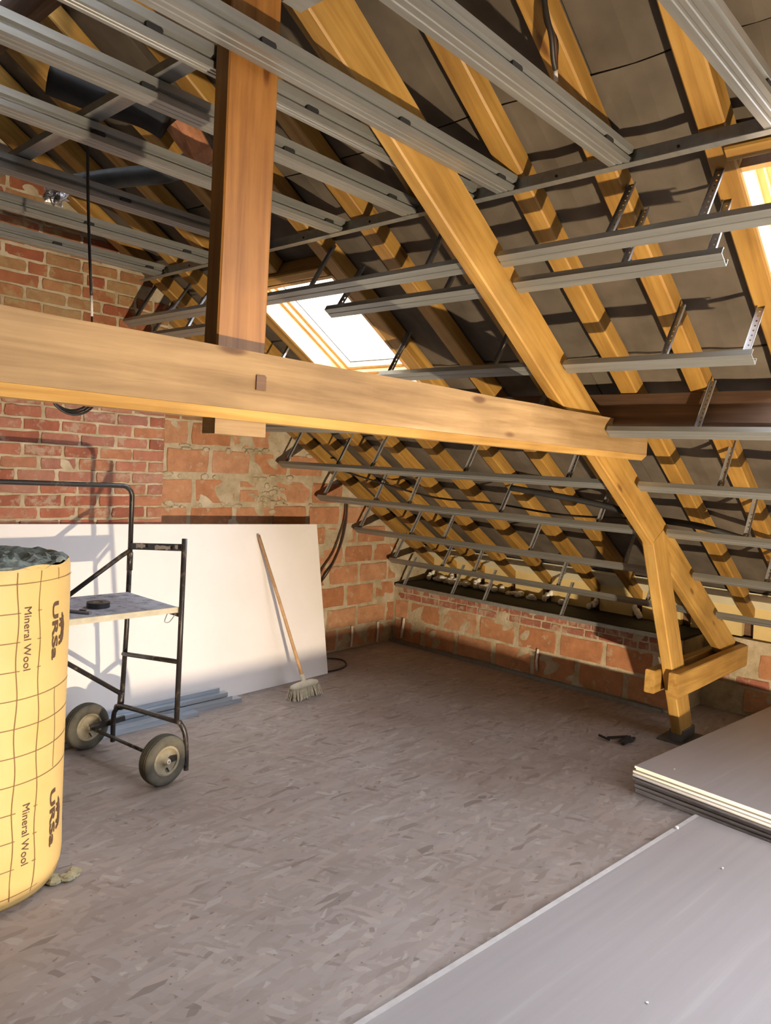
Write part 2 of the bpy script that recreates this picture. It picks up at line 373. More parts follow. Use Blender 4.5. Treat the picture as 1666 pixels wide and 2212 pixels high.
# ------------------------------------------------------------------ dimensions of the attic
SL = 0.613; AL = math.atan(SL); CA, SA = math.cos(AL), math.sin(AL)
K = 4.33                       # underside of the right-hand rafters: z = K - SL * x
RX = 1.30                      # ridge line
YG, YB = 4.76, -4.2            # gable wall, rear wall
XK, XR = 5.43, 5.86            # low brick wall, and the wall right of the truss
XL = -3.3                      # left eaves
def zr(x): return K - SL * x if x >= RX else K - SL * RX - SL * (RX - x)
nR = Vector((SA, 0, CA)); dR = Vector((CA, 0, -SA))      # right slope: normal, down-slope
nL = Vector((-SA, 0, CA)); dL = Vector((-CA, 0, -SA))

# ------------------------------------------------------------------ floor
v, f = box_vf(XL, 6.4, YB, YG + 0.3, -0.06, 0)
tag(raw('floor', v, f, 'osb'), 'dusty grey-brown strand board attic floor', None, None, 'structure')

# ------------------------------------------------------------------ roof deck and underlay panels
HOLES = [(2.735, 3.54, 2.955, 3.705), (2.62, 3.62, 0.22, 0.92), (1.7, 5.0, -2.1, -0.75), (1.7, 5.0, -3.8, -2.3)]          # right slope: x0,x1,y0,y1 of two skylights, then two openings added for daylight
LHOLES = []
RD = 0.090                                                             # rafter depth
RW = 0.088
RAFY = [4.73, 4.45, 4.12, 3.78, 3.41, 2.95, 2.58, 2.19, 1.735, 1.385, 0.99, 0.60, 0.20, -0.25, -0.67]
def in_hole(x, y, holes): return any(a < x < b and c < y < d for a, b, c, d in holes)
def slope_sheet(x0, x1, y0, y1, off, holes, thick, step=0.12, sag=0.0, seed=0):
    """sheet parallel to the roof, lying 'off' above the rafter undersides, with the skylight openings left out"""
    xs = sorted(set([x0, x1] + [h[i] for h in holes for i in (0, 1) if x0 < h[i] < x1]))
    ys = sorted(set([y0, y1] + [h[i] for h in holes for i in (2, 3) if y0 < h[i] < y1]))
    def sub(a):
        o = []
        for p, q in zip(a, a[1:]):
            n = max(1, round((q - p) / step)); o += [p + (q - p) * i / n for i in range(n)]
        return o + [a[-1]]
    xs, ys = sub(xs), sub(ys); right = x0 >= RX - 1e-6
    n = nR if right else nL; rg = random.Random(seed); V, F = [], []
    for lay in (0, 1):
        for x in xs:
            for y in ys:
                s = 0.0
                if sag and lay == 0:
                    d_ = min([abs(y - (q - RW/2)) for q in RAFY]); s = -rg.uniform(0, sag) * 0.5 - min(0.016, max(0.0, d_ - 0.05) * 0.14) * (0.75 + 0.25 * math.sin(x * 5.0 + seed))
                V.append(Vector((x, y, zr(x))) + n * (off + lay * thick + s))
    ny = len(ys); NV = len(xs) * ny; cells = {}
    for i in range(len(xs) - 1):
        for j in range(ny - 1):
            if not in_hole((xs[i] + xs[i+1]) / 2, (ys[j] + ys[j+1]) / 2, holes): cells[i, j] = 1
    for (i, j) in cells:
        a, b, c, d = i*ny + j, (i+1)*ny + j, (i+1)*ny + j + 1, i*ny + j + 1
        F.append((a, d, c, b)); F.append((a+NV, b+NV, c+NV, d+NV))
        for (di, dj, e0, e1) in ((-1, 0, a, d), (1, 0, c, b), (0, -1, b, a), (0, 1, d, c)):
            if (i + di, j + dj) not in cells: F.append((e0, e1, e1 + NV, e0 + NV))
    return V, F
deck = empty('ceiling', (3.0, 1.0, 2.4), 'pitched attic roof lined with brown fibre underlay boards', None, None, 'structure')
v, f = slope_sheet(RX, 6.5, YB, YG + 0.3, RD + 0.03, HOLES, 0.04, 0.6); raw('roof_deck', v, f, 'dpc', deck)
v, f = slope_sheet(XL - 0.2, RX, YB, YG + 0.3, RD + 0.03, LHOLES, 0.04, 0.6); raw('roof_deck', v, f, 'dpc', deck)
rows = [RX, 2.28, 3.46, 4.55, 6.1]; k = 0
for ri in range(4):
    ycuts = [[YB, -2.2, -0.4, 1.30, 3.1, YG], [YB, -1.4, 0.85, 2.6, YG], [YB, -2.0, 0.0, 1.9, 3.6, YG], [YB, -1.0, 1.2, 3.0, YG]][ri]
    for y0, y1 in zip(ycuts, ycuts[1:]):
        k += 1
        v, f = slope_sheet(rows[ri] + 0.004, rows[ri+1] - 0.004, y0 + 0.003, y1 - 0.003, RD + 0.006 + 0.006 * (ri % 2), HOLES, 0.012, 0.07, 0.006, k)
        raw('underlay_panel', v, f, 'underlay', deck)
for y0, y1 in ((YB, -2.0), (-2.0, 1.0), (1.0, 3.0), (3.0, YG)):
    for x0, x1 in ((XL, -1.4), (-1.4, 0.15), (0.15, RX)):
        k += 1
        v, f = slope_sheet(x0 + 0.003, x1 - 0.003, y0 + 0.003, y1 - 0.003, RD + 0.004, LHOLES, 0.012, 0.25, 0.006, k)
        raw('underlay_panel', v, f, 'underlay', deck)

# ------------------------------------------------------------------ common rafters
RW = 0.088
def roof_pt(x, y, off): 
    return Vector((x, y, zr(x))) + (nR if x >= RX else nL) * off
def rafter(xa, xb, yL, label, group='common rafters of the roof', mat='rafter'):
    y = yL - RW / 2; o = RD / 2 - 0.001
    p0, p1 = roof_pt(xa, y, o), roof_pt(xb, y, o)
    if xa < RX and xb <= RX: p0, p1 = Vector((xa, y, zr(xa))) + nL * o, Vector((xb, y, zr(xb) if xb < RX else zr(RX))) + nL * o
    r = timber('common_rafter', p0, p1, RW, RD - 0.004, nR if xb > RX else nL, mat)
    return tag(r, label, 'rafter', group)
RL = 6.12
specs = [(4.73, 'pine rafter tight against the brick gable wall'), (4.45, 'pine rafter second from the gable wall'),
         (4.12, 'pine rafter third from the gable wall'), (3.78, 'pine rafter along the far side of the small skylight'),
         (2.95, 'pine rafter along the near side of the small skylight'), (2.58, 'pine rafter second behind the diagonal truss timber'),
         (2.19, 'shaded pine rafter directly behind the diagonal truss timber'), (1.735, 'orange pine rafter first right of the diagonal truss timber'),
         (1.385, 'orange pine rafter second right of the diagonal truss timber'), (0.99, 'orange pine rafter bordering the right-hand skylight')]
for y, lab in specs: rafter(RX, RL, y, lab)
rafter(RX, 2.66, 3.41, 'cut pine rafter running up from the top of the small skylight')
rafter(3.62, RL, 3.41, 'cut pine rafter running down from the bottom of the small skylight')
rafter(3.70, RL, 0.60, 'cut pine rafter below the right-hand skylight at the picture edge')
rafter(RX, 2.56, 0.60, 'cut pine rafter above the right-hand skylight at the picture edge')
for y, lab in ((0.20, 'first'), (-0.25, 'second'), (-0.67, 'third')):
    rafter(RX, RL, y, 'pine rafter beyond the right-hand skylight, %s one' % lab)
for i, y in enumerate((4.70, 4.2, 3.7, 3.2, 2.75, 2.2)):
    rafter(RX - 0.02, XL if False else 0.12 if 1.6 < y < 2.7 else -1.2, y, 'pine rafter of the opposite slope, number %s from the gable wall' % ('one', 'two', 'three', 'four', 'five', 'six')[i], 'rafters of the opposite slope')
# trimmers round the skylights
def trimmer(x, y0, y1, label):
    p0, p1 = roof_pt(x, y0, RD/2 - 0.01), roof_pt(x, y1, RD/2 - 0.01)
    return tag(timber('skylight_trimmer', p0, p1, 0.055, RD + 0.02, nR, 'rafter'), label, 'timber')
trimmer(2.69, 2.955, 3.710, 'horizontal trimmer timber above the small skylight')
trimmer(3.58, 2.955, 3.710, 'horizontal trimmer timber below the small skylight')
trimmer(2.565, 0.20, 0.922, 'horizontal trimmer timber above the right-hand skylight')
trimmer(3.67, 0.20, 0.922, 'horizontal trimmer timber below the right-hand skylight')

# ------------------------------------------------------------------ skylights
def skylight(name, x0, x1, y0, y1, label):
    c = roof_pt((x0 + x1) / 2, (y0 + y1) / 2, RD)
    root = empty(name, c, label, None, None, 'structure')
    u0 = -(x1 - x0) / 2 / CA; u1 = -u0; w0, w1 = -(y1 - y0) / 2, (y1 - y0) / 2
    F4 = frame(c, dR, nR)                       # local x down-slope, z out of the roof
    def pc(nm, a0, a1, b0, b1, z0, z1, mat, par=root, bev=0.004):
        v, f = box_vf(a0, a1, b0, b1, z0, z1); me = mesh(nm, v, f, mat)
        o = link(nm, me, None)
        if par is root: o.matrix_local = Matrix.Translation(-root.location) @ F4
        o.parent = par; return o
    t = 0.035                                   # lining boards
    pc('lining_board', u0, u1, w0, w0 + 0.018, -RD + 0.005, 0.13, 'windowwood'); pc('lining_board', u0, u1, w1 - 0.018, w1, -RD + 0.005, 0.13, 'windowwood')
    pc('lining_board', u0, u0 + 0.018, w0, w1, -RD + 0.005, 0.13, 'windowwood'); pc('lining_board', u1 - 0.018, u1, w0, w1, -RD + 0.005, 0.13, 'windowwood')
    for (z0, z1, i0, i1, nm) in ((0.03, 0.10, 0.018, 0.040, 'frame_rail'), (0.06, 0.115, 0.040, 0.062, 'sash_rail')):
        pc(nm, u0 + i0, u1 - i0, w0 + i0, w0 + i1, z0, z1, 'windowwood'); pc(nm, u0 + i0, u1 - i0, w1 - i1, w1 - i0, z0, z1, 'windowwood')
        pc(nm, u0 + i0, u0 + i1, w0 + i1, w1 - i1, z0, z1, 'windowwood'); pc(nm, u1 - i1, u1 - i0, w0 + i1, w1 - i1, z0, z1, 'windowwood')
    pane = pc('window_pane', u0 + 0.06, u1 - 0.06, w0 + 0.06, w1 - 0.06, 0.085, 0.095, 'glass')
    pc('glazing_seal', u0 + 0.085, u1 - 0.085, w1 - 0.0905, w1 - 0.085, 0.080, 0.0848, 'dark', pane)
    pc('glazing_seal', u1 - 0.0905, u1 - 0.085, w0 + 0.085, w1 - 0.085, 0.080, 0.0848, 'dark', pane)
    return root
skylight('window_1', 2.737, 3.538, 2.957, 3.703, 'small pine framed skylight glaring white left of the truss')
skylight('window_2', 2.63, 3.61, 0.225, 0.915, 'pine framed skylight cut by the right picture edge')
skylight('window_added_near', 1.71, 4.99, -2.095, -0.755, 'unseen skylight added behind the camera for daylight, nearer one')  # this and the next opening are added out of view to daylight the near floor
skylight('window_added_far', 1.71, 4.99, -3.795, -2.305, 'unseen skylight added behind the camera for daylight, farther one')
for i, h in enumerate(LHOLES):
    pd = bpy.data.lights.new('skylight_portal', 'AREA'); pd.shape = 'RECTANGLE'
    c = Vector(((h[0] + h[1]) / 2, (h[2] + h[3]) / 2, zr((h[0] + h[1]) / 2))) + nL * 0.2
    pd.size = (h[1] - h[0]) / CA; pd.size_y = h[3] - h[2]; pd.cycles.is_portal = True
    po = bpy.data.objects.new('skylight_portal', pd); COL.objects.link(po); po.matrix_world = frame(c, dL, nL)
for h in HOLES:
    pd = bpy.data.lights.new('skylight_portal', 'AREA'); pd.shape = 'RECTANGLE'
    pd.size = (h[1] - h[0]) / CA; pd.size_y = h[3] - h[2]; pd.cycles.is_portal = True
    po = bpy.data.objects.new('skylight_portal', pd); COL.objects.link(po)
    po.matrix_world = frame(roof_pt((h[0] + h[1]) / 2, (h[2] + h[3]) / 2, RD + 0.2), dR, nR)

# ------------------------------------------------------------------ walls
def hnoise(x, z, s=0):
    return (math.sin(x*21.3 + z*7.1 + s) + math.sin(x*9.7 - z*17.9 + 1.3*s) + math.sin(x*33.1 + z*41.7 + 2.1*s) * 0.7 + math.sin(x*5.1 - z*3.3 + s)) / 3.7
def rough_wall(a0, a1, ztop, put, step=0.035, amp=0.005, seed=0.0, z0=0.0):
    """mortar bed: wall surface on a grid; put(a, z, d) -> world point, d towards the room"""
    n = max(2, int((a1 - a0) / step)); V, F = [], []; m = 90
    for i in range(n + 1):
        a = a0 + (a1 - a0) * i / n; zt = ztop(a)
        for j in range(m + 1):
            z = z0 + (zt - z0) * j / m
            V.append(put(a, z, amp * hnoise(a, z, seed)))
    for i in range(n):
        for j in range(m): F.append((i*(m+1) + j, (i+1)*(m+1) + j, (i+1)*(m+1) + j + 1, i*(m+1) + j + 1))
    return V, F
def unit_brick(seed, jx=0.012, jz=0.04, nx=5, nz=3):
    rg = random.Random(seed); pts = []
    for i in range(nx): pts.append((-0.5 + i / nx, -0.5))
    for i in range(nz): pts.append((0.5, -0.5 + i / nz))
    for i in range(nx): pts.append((0.5 - i / nx, 0.5))
    for i in range(nz): pts.append((-0.5, 0.5 - i / nz))
    pts = [(x + rg.uniform(-jx, jx) + (0.02 if x < -0.49 and abs(z) > 0.49 else 0) - (0.02 if x > 0.49 and abs(z) > 0.49 else 0), z + rg.uniform(-jz, jz)) for x, z in pts]
    n = len(pts)
    # front ring slightly smaller and rounded, then back ring
    V = [(x * 0.975, -1.0 + rg.uniform(-0.06, 0.06), z * 0.93) for x, z in pts] + [(x, -0.8, z) for x, z in pts] + [(x, 0, z) for x, z in pts]
    F = [tuple(range(n))]
    for k in range(2):
        for i in range(n): F.append((k*n + i, (k+1)*n + i, (k+1)*n + (i + 1) % n, k*n + (i + 1) % n))
    return V, F
BR = {}
for mt in ('brick', 'brick_up', 'block', 'smallbrick'):
    jx, jz = ((0.010, 0.022) if mt == 'block' else (0.012, 0.05))
    BR[mt] = [mesh(mt, *unit_brick(s + 11, jx, jz), mt) for s in range(6)]
def lay(parent, kind, name, c, L, Hh, proud, face):
    """one brick: c = centre on the wall surface, face 'y' looks to -y, 'x' looks to -x"""
    o = bpy.data.objects.new(name, random.choice(BR[kind])); COL.objects.link(o)
    o.scale = (L, proud, Hh)
    rz = 0 if face == 'y' else -math.pi / 2
    o.rotation_euler = (random.uniform(-0.004, 0.004), random.uniform(-0.006, 0.006), rz)
    o.location = Vector(c) - parent.location; o.parent = parent
    return o
wg = empty('wall_back', (3.0, YG, 0), 'brick and clay block gable wall with rough mortar joints', None, None, 'structure')
def roofline(x): return zr(x) + 0.09
v, f = rough_wall(-3.3, 6.3, roofline, lambda a, z, d: (a, YG - d, z), 0.03, 0.009, 0.3); raw('mortar_bed', v, f, 'mortar', wg, True)
v, f = box_vf(-3.3, 6.4, YG + 0.03, YG + 0.3, 0, 4.4); raw('masonry_core', v, f, 'mortar', wg)
# projecting chimney breast of red brick
CX0, CX1, CY = 0.95, 2.785, 4.60
v, f = rough_wall(CX0, CX1, lambda a: roofline(a), lambda a, z, d: (a, CY - d, z), 0.03, 0.006, 2.0)
v2, f2 = rough_wall(CY, YG + 0.02, lambda a: roofline(CX1), lambda a, z, d: (CX1 + d * 0.5, a, z), 0.03, 0.004, 4.0)
vv, ff = join((v, f), (v2, f2)); raw('chimney_mortar', vv, ff, 'mortar', wg, True)
# chimney bricks, one stretcher bond
pitch = 0.0757
nb = 0
for r in range(14, 46):
    z = 0.03 + r * pitch + pitch / 2
    x = CX1 - (0.0 if r % 2 else 0.12) + 0.0
    first = True; xx = CX1
    while xx > 1.62:
        L = random.uniform(0.205, 0.235)
        if first: L = 0.225 if r % 2 else 0.11; first = False
        if random.random() < 0.12: L = 0.11
        g = random.uniform(0.012, 0.022)
        c = xx - L / 2 - (0.002 if xx == CX1 else 0)
        if z + pitch/2 < zr(c) + 0.06 and c > 1.58:
            lay(wg, 'brick' if z < 2.0 else 'brick_up', 'brick', (c, CY + 0.006, z), L, random.uniform(0.058, 0.065), random.uniform(0.009, 0.017), 'y'); nb += 1
        xx -= L + g
# bricks above the tie beam, right of the chimney breast
for r in range(25, 37):
    z = 0.03 + r * pitch + pitch / 2; xx = CX1 + 0.02 + (0.0 if r % 2 else 0.09)
    while xx < 3.9:
        L = random.uniform(0.19, 0.23); c = xx + L / 2
        if z + pitch/2 < zr(c) + 0.02 and random.random() < 0.93:
            lay(wg, 'brick_up', 'brick', (c, YG + 0.006, z), L, random.uniform(0.055, 0.064), random.uniform(0.008, 0.018), 'y')
        xx += L + random.uniform(0.012, 0.025)
# clay block courses
bz = [0.012, 0.205, 0.40, 0.605, 0.79, 0.965, 1.14, 1.325, 1.55, 1.755]
bt = [0.190, 0.385, 0.588, 0.775, 0.948, 1.122, 1.305, 1.505, 1.727, 1.92]
bj = [5.06, 4.925, 5.145, 4.925, 5.10, 4.88, 5.03, 3.525, 3.27, 3.46]
for r in range(10):
    js = [bj[r]]
    while js[-1] < 5.6: js.append(js[-1] + random.uniform(0.375, 0.395))
    js.sort()
    while js[0] > CX1 - 0.3: js.insert(0, js[0] - random.uniform(0.37, 0.40))
    for a, b in zip(js, js[1:]):
        x0, x1 = max(a + random.uniform(0.012, 0.022), CX1 + 0.006), min(b - random.uniform(0.012, 0.022), XK - 0.004)
        if x1 - x0 < 0.06: continue
        if r < 6 and x1 < 4.05: continue                       # hidden behind the leaning board
        if (x0 + x1) / 2 > (K - bt[r]) / SL - 0.0: continue
        if r == 7 and 3.52 < x0 < 3.9: continue                # mortar patch with broken pieces
        lay(wg, 'block', 'clay_block', ((x0 + x1)/2, YG + 0.008, (bz[r] + bt[r])/2), x1 - x0, bt[r] - bz[r] - random.uniform(0.004, 0.02), random.uniform(0.008, 0.017), 'y')
lay(wg, 'block', 'clay_block', (3.64, YG + 0.008, 1.385), 0.17, 0.09, 0.015, 'y'); lay(wg, 'block', 'clay_block', (3.63, YG + 0.008, 1.475), 0.15, 0.045, 0.013, 'y')
lay(wg, 'block', 'clay_block', (4.05, YG + 0.008, 1.41), 0.19, 0.15, 0.012, 'y')
def blob_vf(c, rx, ry, rz, seed, nu=7, nv=5, rough=0.25):
    rg = random.Random(seed); V, F = [], []; c = Vector(c)
    V.append(c + Vector((0, 0, -rz)))
    for j in range(1, nv):
        ph = -math.pi/2 + math.pi * j / nv
        for i in range(nu):
            th = 2 * math.pi * i / nu; k = 1 + rg.uniform(-rough, rough)
            V.append(c + Vector((rx * math.cos(ph) * math.cos(th), ry * math.cos(ph) * math.sin(th), rz * math.sin(ph))) * k)
    V.append(c + Vector((0, 0, rz))); top = len(V) - 1
    for i in range(nu): F.append((0, 1 + (i + 1) % nu, 1 + i))
    for j in range(nv - 2):
        for i in range(nu):
            a = 1 + j*nu + i; b = 1 + j*nu + (i + 1) % nu; F.append((a, b, b + nu, a + nu))
    for i in range(nu): F.append((top, 1 + (nv-2)*nu + i, 1 + (nv-2)*nu + (i + 1) % nu))
    return V, F
parts = []
for i in range(60):                                             # lumps of squeezed-out mortar
    x = random.uniform(2.85, 4.3); z = random.choice([1.535, 1.735, 1.315]) + random.uniform(-0.015, 0.015)
    if i > 34: x, z = random.gauss(3.84, 0.07), random.gauss(1.40, 0.06)
    parts.append(blob_vf((x, YG - 0.004, z), random.uniform(0.015, 0.05), random.uniform(0.005, 0.010), random.uniform(0.01, 0.025), i, 9, 6, 0.15))
vv, ff = join(*parts); tag(raw('mortar_lumps', vv, ff, 'mortar', wg, True), None, None, None, 'stuff')

# low brick wall under the eaves (left of the truss)
YK0 = 1.98
wk = empty('wall_right', (XK, 3.3, 0), 'low clay block wall under the eaves with small bricks along its top', None, None, 'structure')
v, f = rough_wall(YK0, YG, lambda a: 0.55, lambda a, z, d: (XK - d, a, z), 0.03, 0.008, 5.0)
raw('mortar_bed', v, f, 'mortar', wk, True)
v, f = box_vf(XK + 0.03, 6.3, YK0, YG, 0, 0.545); raw('masonry_core', v, f, 'mortar', wk)
for r, (z0, z1, j0) in enumerate(((0.02, 0.215, 3.99), (0.235, 0.412, 4.165))):
    ys = [j0]
    while ys[-1] < YG: ys.append(ys[-1] + 0.385)
    while ys[0] > YK0: ys.insert(0, ys[0] - random.uniform(0.385, 0.41))
    for a, b in zip(ys, ys[1:]):
        y0, y1 = max(a + random.uniform(0.014, 0.026), YK0), min(b - random.uniform(0.014, 0.026), YG - 0.03)
        if y1 - y0 < 0.07: continue
        lay(wk, 'block', 'clay_block', (XK + 0.008, (y0 + y1)/2, (z0 + z1)/2), y1 - y0, z1 - z0 - random.uniform(0, 0.015), random.uniform(0.009, 0.016), 'x')
for r in range(2):
    z = 0.452 + r * 0.063; y = YG - 0.06 - r * 0.07
    while y > YK0 + 0.1:
        L = random.choice([0.075, 0.10, 0.10, 0.19]); 
        lay(wk, 'smallbrick', 'brick', (XK + 0.006, y - L/2, z), L, 0.05, random.uniform(0.009, 0.015), 'x'); y -= L + 0.015
v, f = box_vf(XK - 0.004, 6.25, YK0, YG, 0.548, 0.566); raw('wall_top_membrane', v, f, 'dpc', wk)
# rough wall right of the truss
wr = empty('wall_eaves', (XR, 0.0, 0), 'rough brick wall right of the truss foot', None, None, 'structure')
v, f = rough_wall(YB, YK0 + 0.02, lambda a: 0.56, lambda a, z, d: (XR - d, a, z), 0.05, 0.011, 7.0)
raw('mortar_bed', v, f, 'mortar', wr, True)
v, f = box_vf(XR + 0.03, 6.4, YB, YK0, 0, 0.555); raw('masonry_core', v, f, 'mortar', wr)
z = 0.03; r = 0
while z < 0.53:
    h = random.choice([0.06, 0.06, 0.17]); h = min(h, 0.545 - z); y = 1.95 - 0.05 * (r % 2)
    while y > 0.5 and h > 0.03:
        L = random.uniform(0.12, 0.23) if h < 0.1 else random.uniform(0.22, 0.36)
        if random.random() < 0.75: lay(wr, 'smallbrick' if h < 0.1 else 'block', 'brick', (XR + 0.006, y - L/2, z + h/2), L, h, random.uniform(0.008, 0.022), 'x')
        y -= L + random.uniform(0.015, 0.05)
    z += h + 0.018; r += 1
# remaining shell
v, f = box_vf(XL - 0.15, XL, YB, YG, 0, zr(XL) + 0.1); tag(raw('wall_left', v, f, 'purlin'), 'plain dark wall under the opposite eaves', None, None, 'structure')
V = [(XL, YB, 0), (6.4, YB, 0), (6.4, YB, zr(6.4) + .1), (RX, YB, zr(RX) + .15), (XL, YB, zr(XL) + .1)]
V += [(a, b - 0.15, c) for a, b, c in V]
tag(raw('wall_front', V, [(0, 1, 2, 3, 4), (9, 8, 7, 6, 5), (0, 5, 6, 1), (1, 6, 7, 2), (2, 7, 8, 3), (3, 8, 9, 4), (4, 9, 5, 0)], 'purlin'), 'rear gable wall behind the camera', None, None, 'structure')

# ------------------------------------------------------------------ main truss
YT0, YT1 = 1.74, 1.80; YTC = (YT0 + YT1) / 2; TT = YT1 - YT0
tb = empty('tie_beam', (1.0, YTC, 1.78), 'long pale tie beam spanning the room with knots and a peg hole', 'beam')
BY0 = YT0 - 0.025; BY1 = YT1 + 0.035
pr = [(BY1 - 1.7, 1.786), (BY1 - 1.7, 1.976), (BY0 - 1.7, 1.976), (BY0 - 1.7, 1.812), (BY0 + 0.026 - 1.7, 1.786)]
n_ = 22; V, F = [], []; rg = random.Random(2)
for i in range(n_ + 1):
    for (a, b) in pr: j_ = 0 if b < 1.82 else 1; V.append((6.35 * i / n_, a + j_ * rg.uniform(-.0015, .0015), b - 1.88 + j_ * rg.uniform(-.002, .002)))
for i in range(n_):
    for k in range(5): F.append((i*5 + k, (i+1)*5 + k, (i+1)*5 + (k + 1) % 5, i*5 + (k + 1) % 5))
F += [tuple(range(5)), tuple(range(n_*5 + 4, n_*5 - 1, -1))]
bo_ = link('beam', mesh('beam', V, F, 'beam'), tb, Matrix.Translation((-2.4, 1.7, 1.88)))
V2 = [(6.35 * i / n_, a, b - 1.88) for i in range(n_ + 1) for (a, b) in ((BY0 - 1.7 - 0.0016, 1.8128), (BY0 + 0.0255 - 1.7, 1.7842), (BY0 + 0.030 - 1.7, 1.7895), (BY0 - 1.7 + 0.004, 1.817))]
F2 = [(i*4 + k, (i+1)*4 + k, (i+1)*4 + (k + 1) % 4, i*4 + (k + 1) % 4) for i in range(n_) for k in range(4)] + [(0, 1, 2, 3), (n_*4 + 3, n_*4 + 2, n_*4 + 1, n_*4)]
link('bevelled_arris', mesh('bevelled_arris', V2, F2, 'arris'), tb, Matrix.Translation((-2.4, 1.7, 1.88)))
v, f = box_vf(1.318, 1.352, YT0 - 0.030, YT0 - 0.015, 1.872, 1.912); raw('wooden_peg', v, f, 'purlin', tb)
KY = 1.808
kp = empty('king_post', (1.312, KY, 1.97), 'reddish brown square king post standing on the tie beam', 'post')
timber('post', (1.312, KY, 1.975), (1.312, KY, 3.40), 0.168, 0.066, (0, 1, 0), 'king', kp, 0.004)
v, f = box_vf(1.21, 1.385, YTC - 0.025, YTC + 0.035, 1.742, 1.787); raw('tenon_end', v, f, 'beam', kp)
pk = 4.105; pdep = 0.19
def pp(x, off): return Vector((x, YTC, pk - SL * x)) + nR * off
pr_ = timber('principal_rafter', pp(1.38, -pdep/2), pp(5.80, -pdep/2), TT, pdep, nR, 'truss', None, 0.006, 0.002)
tag(pr_, 'heavy diagonal principal rafter running from the ceiling down to the low wall', 'rafter')
st = empty('truss_strut', (4.95, YTC, 0.0), 'leaning truss strut with a dark foot standing on the floor', 'post')
timber('strut', (4.26, YTC, 1.37), (4.955, YTC, 0.06), 0.175, TT + 0.01, (0, 1, 0), 'truss', st)
v, f = box_vf(4.82, 5.12, YTC - 0.13, YTC + 0.11, 0.0, 0.012); raw('base_plate', v, f, 'steelplate', st)
v, f = box_vf(4.86, 5.06, YTC - 0.045, YTC + 0.045, 0.012, 0.085, 0.004); raw('foot_block', v, f, 'steelplate', st)
tag(timber('clamp_beam', (4.56, YT0 - 0.040, 0.442), (XR + 0.1, YT0 - 0.040, 0.442), 0.065, 0.155, (0, 0, 1), 'truss'), 'short horizontal clamp beam on the near side of the strut', 'beam')
tag(timber('clamp_beam', (4.555, YT1 + 0.045, 0.435), (XK + 0.45, YT1 + 0.045, 0.435), 0.065, 0.145, (0, 0, 1), 'truss'), 'short horizontal clamp beam on the far side of the strut', 'beam')
# purlin lying on the principal rafter
px = 3.60
pk2 = (K + pk) / 2
pc = Vector((px, 0, pk2 - SL * px))
tag(timber('purlin', pc + Vector((0, YB + 0.1, 0)), pc + Vector((0, YG, 0)), 0.075, (K - pk) * CA - 0.004, nR, 'purlin'), 'dark old purlin crossing behind the truss at beam height', 'beam')
tag(timber('ridge_beam', (RX, YB + 0.1, zr(RX) - 0.07), (RX, YG, zr(RX) - 0.07), 0.06, 0.16, (0, 0, 1), 'purlin'), 'ridge beam at the top of the roof', 'beam')

# ------------------------------------------------------------------ suspended ceiling grid of steel channels
ZC = 2.748                                           # underside of the channels
def c_channel(h, fl, lip, t=0.0025, ribs=True):
    """C section: web at y=0 (room side), flanges go to +y, z from 0 to h"""
    out = [(fl, lip), (fl, 0)]
    if ribs: out += [(fl*0.7, 0), (fl*0.66, 0.0022), (fl*0.58, 0.0022), (fl*0.54, 0), (fl*0.38, 0), (fl*0.34, 0.0022), (fl*0.26, 0.0022), (fl*0.22, 0)]
    out += [(0, 0)]
    if ribs: out += [(0, h*0.30), (0.014, h*0.38), (0.014, h*0.52), (0, h*0.60)]
    out += [(0, h), (fl, h), (fl, h - lip), (fl - t, h - lip), (fl - t, h - t), (t, h - t)]
    if ribs: out += [(t, h*0.62), (0.014 + t, h*0.54), (0.014 + t, h*0.36), (t, h*0.28)]
    out += [(t, t), (fl - t, t), (fl - t, lip)]
    return out
def joist(xa, xb, yfar, label, z=ZC, flip=False, slots=(), hh=0.06, fl=0.075):
    root = empty('ceiling_joist', ((xa + xb)/2, yfar, z), label, 'metal channel', 'steel ceiling joists')
    pr = c_channel(hh, fl, 0.008)
    if flip: pr = [(-y, q) for y, q in reversed(pr)]; off = yfar
    else: off = yfar - fl
    v, f = extrude_vf(pr, xa, xb); v = [(x, y + off, q + z) for x, y, q in v]
    raw('channel', v, f, 'metal', root)
    for sx in slots:
        n = 10; pts = []
        for i in range(n):
            a = 2 * math.pi * i / n; cx = 0.016 if math.cos(a) > 0 else -0.016
            pts.append((sx + cx + 0.009 * math.cos(a), z + hh * 0.45 + 0.009 * math.sin(a)))
        y0 = off + (-0.0008 if not flip else -0.0035)
        V = [(a, y0 + 0.003, b) for a, b in pts] + [(a, y0 + 0.016, b) for a, b in pts]
        F = [tuple(range(n)), tuple(range(2*n - 1, n - 1, -1))] + [(i, n + i, n + (i+1) % n, (i+1) % n) for i in range(n)]
        raw('punched_slot', V, F, 'slot', root)
    return root
TX = 2.485
names = ['steel ceiling joist at the top right corner, nearest the camera', 'steel ceiling joist second from the top right corner', 'steel ceiling joist crossing in front of the king post',
         'steel ceiling joist just behind the king post', 'steel ceiling joist second behind the king post', 'steel ceiling joist third behind the king post',
         'steel ceiling joist fourth behind the king post', 'steel ceiling joist fifth behind the king post', 'steel ceiling joist nearest the brick gable wall']
for i, (y, nm) in enumerate(zip((0.775, 1.275, 1.737, 1.895, 2.22, 2.67, 3.235, 3.715, 4.22), names)):
    joist(-1.6, TX - 0.012, y, nm, slots=[TX - 0.25 - 0.55 * q + 0.07 * (i % 3) for q in range(4)] if i != 3 else [1.6, 1.05], hh=0.064 if i == 3 else 0.06, fl=0.045 if i == 3 else 0.075)
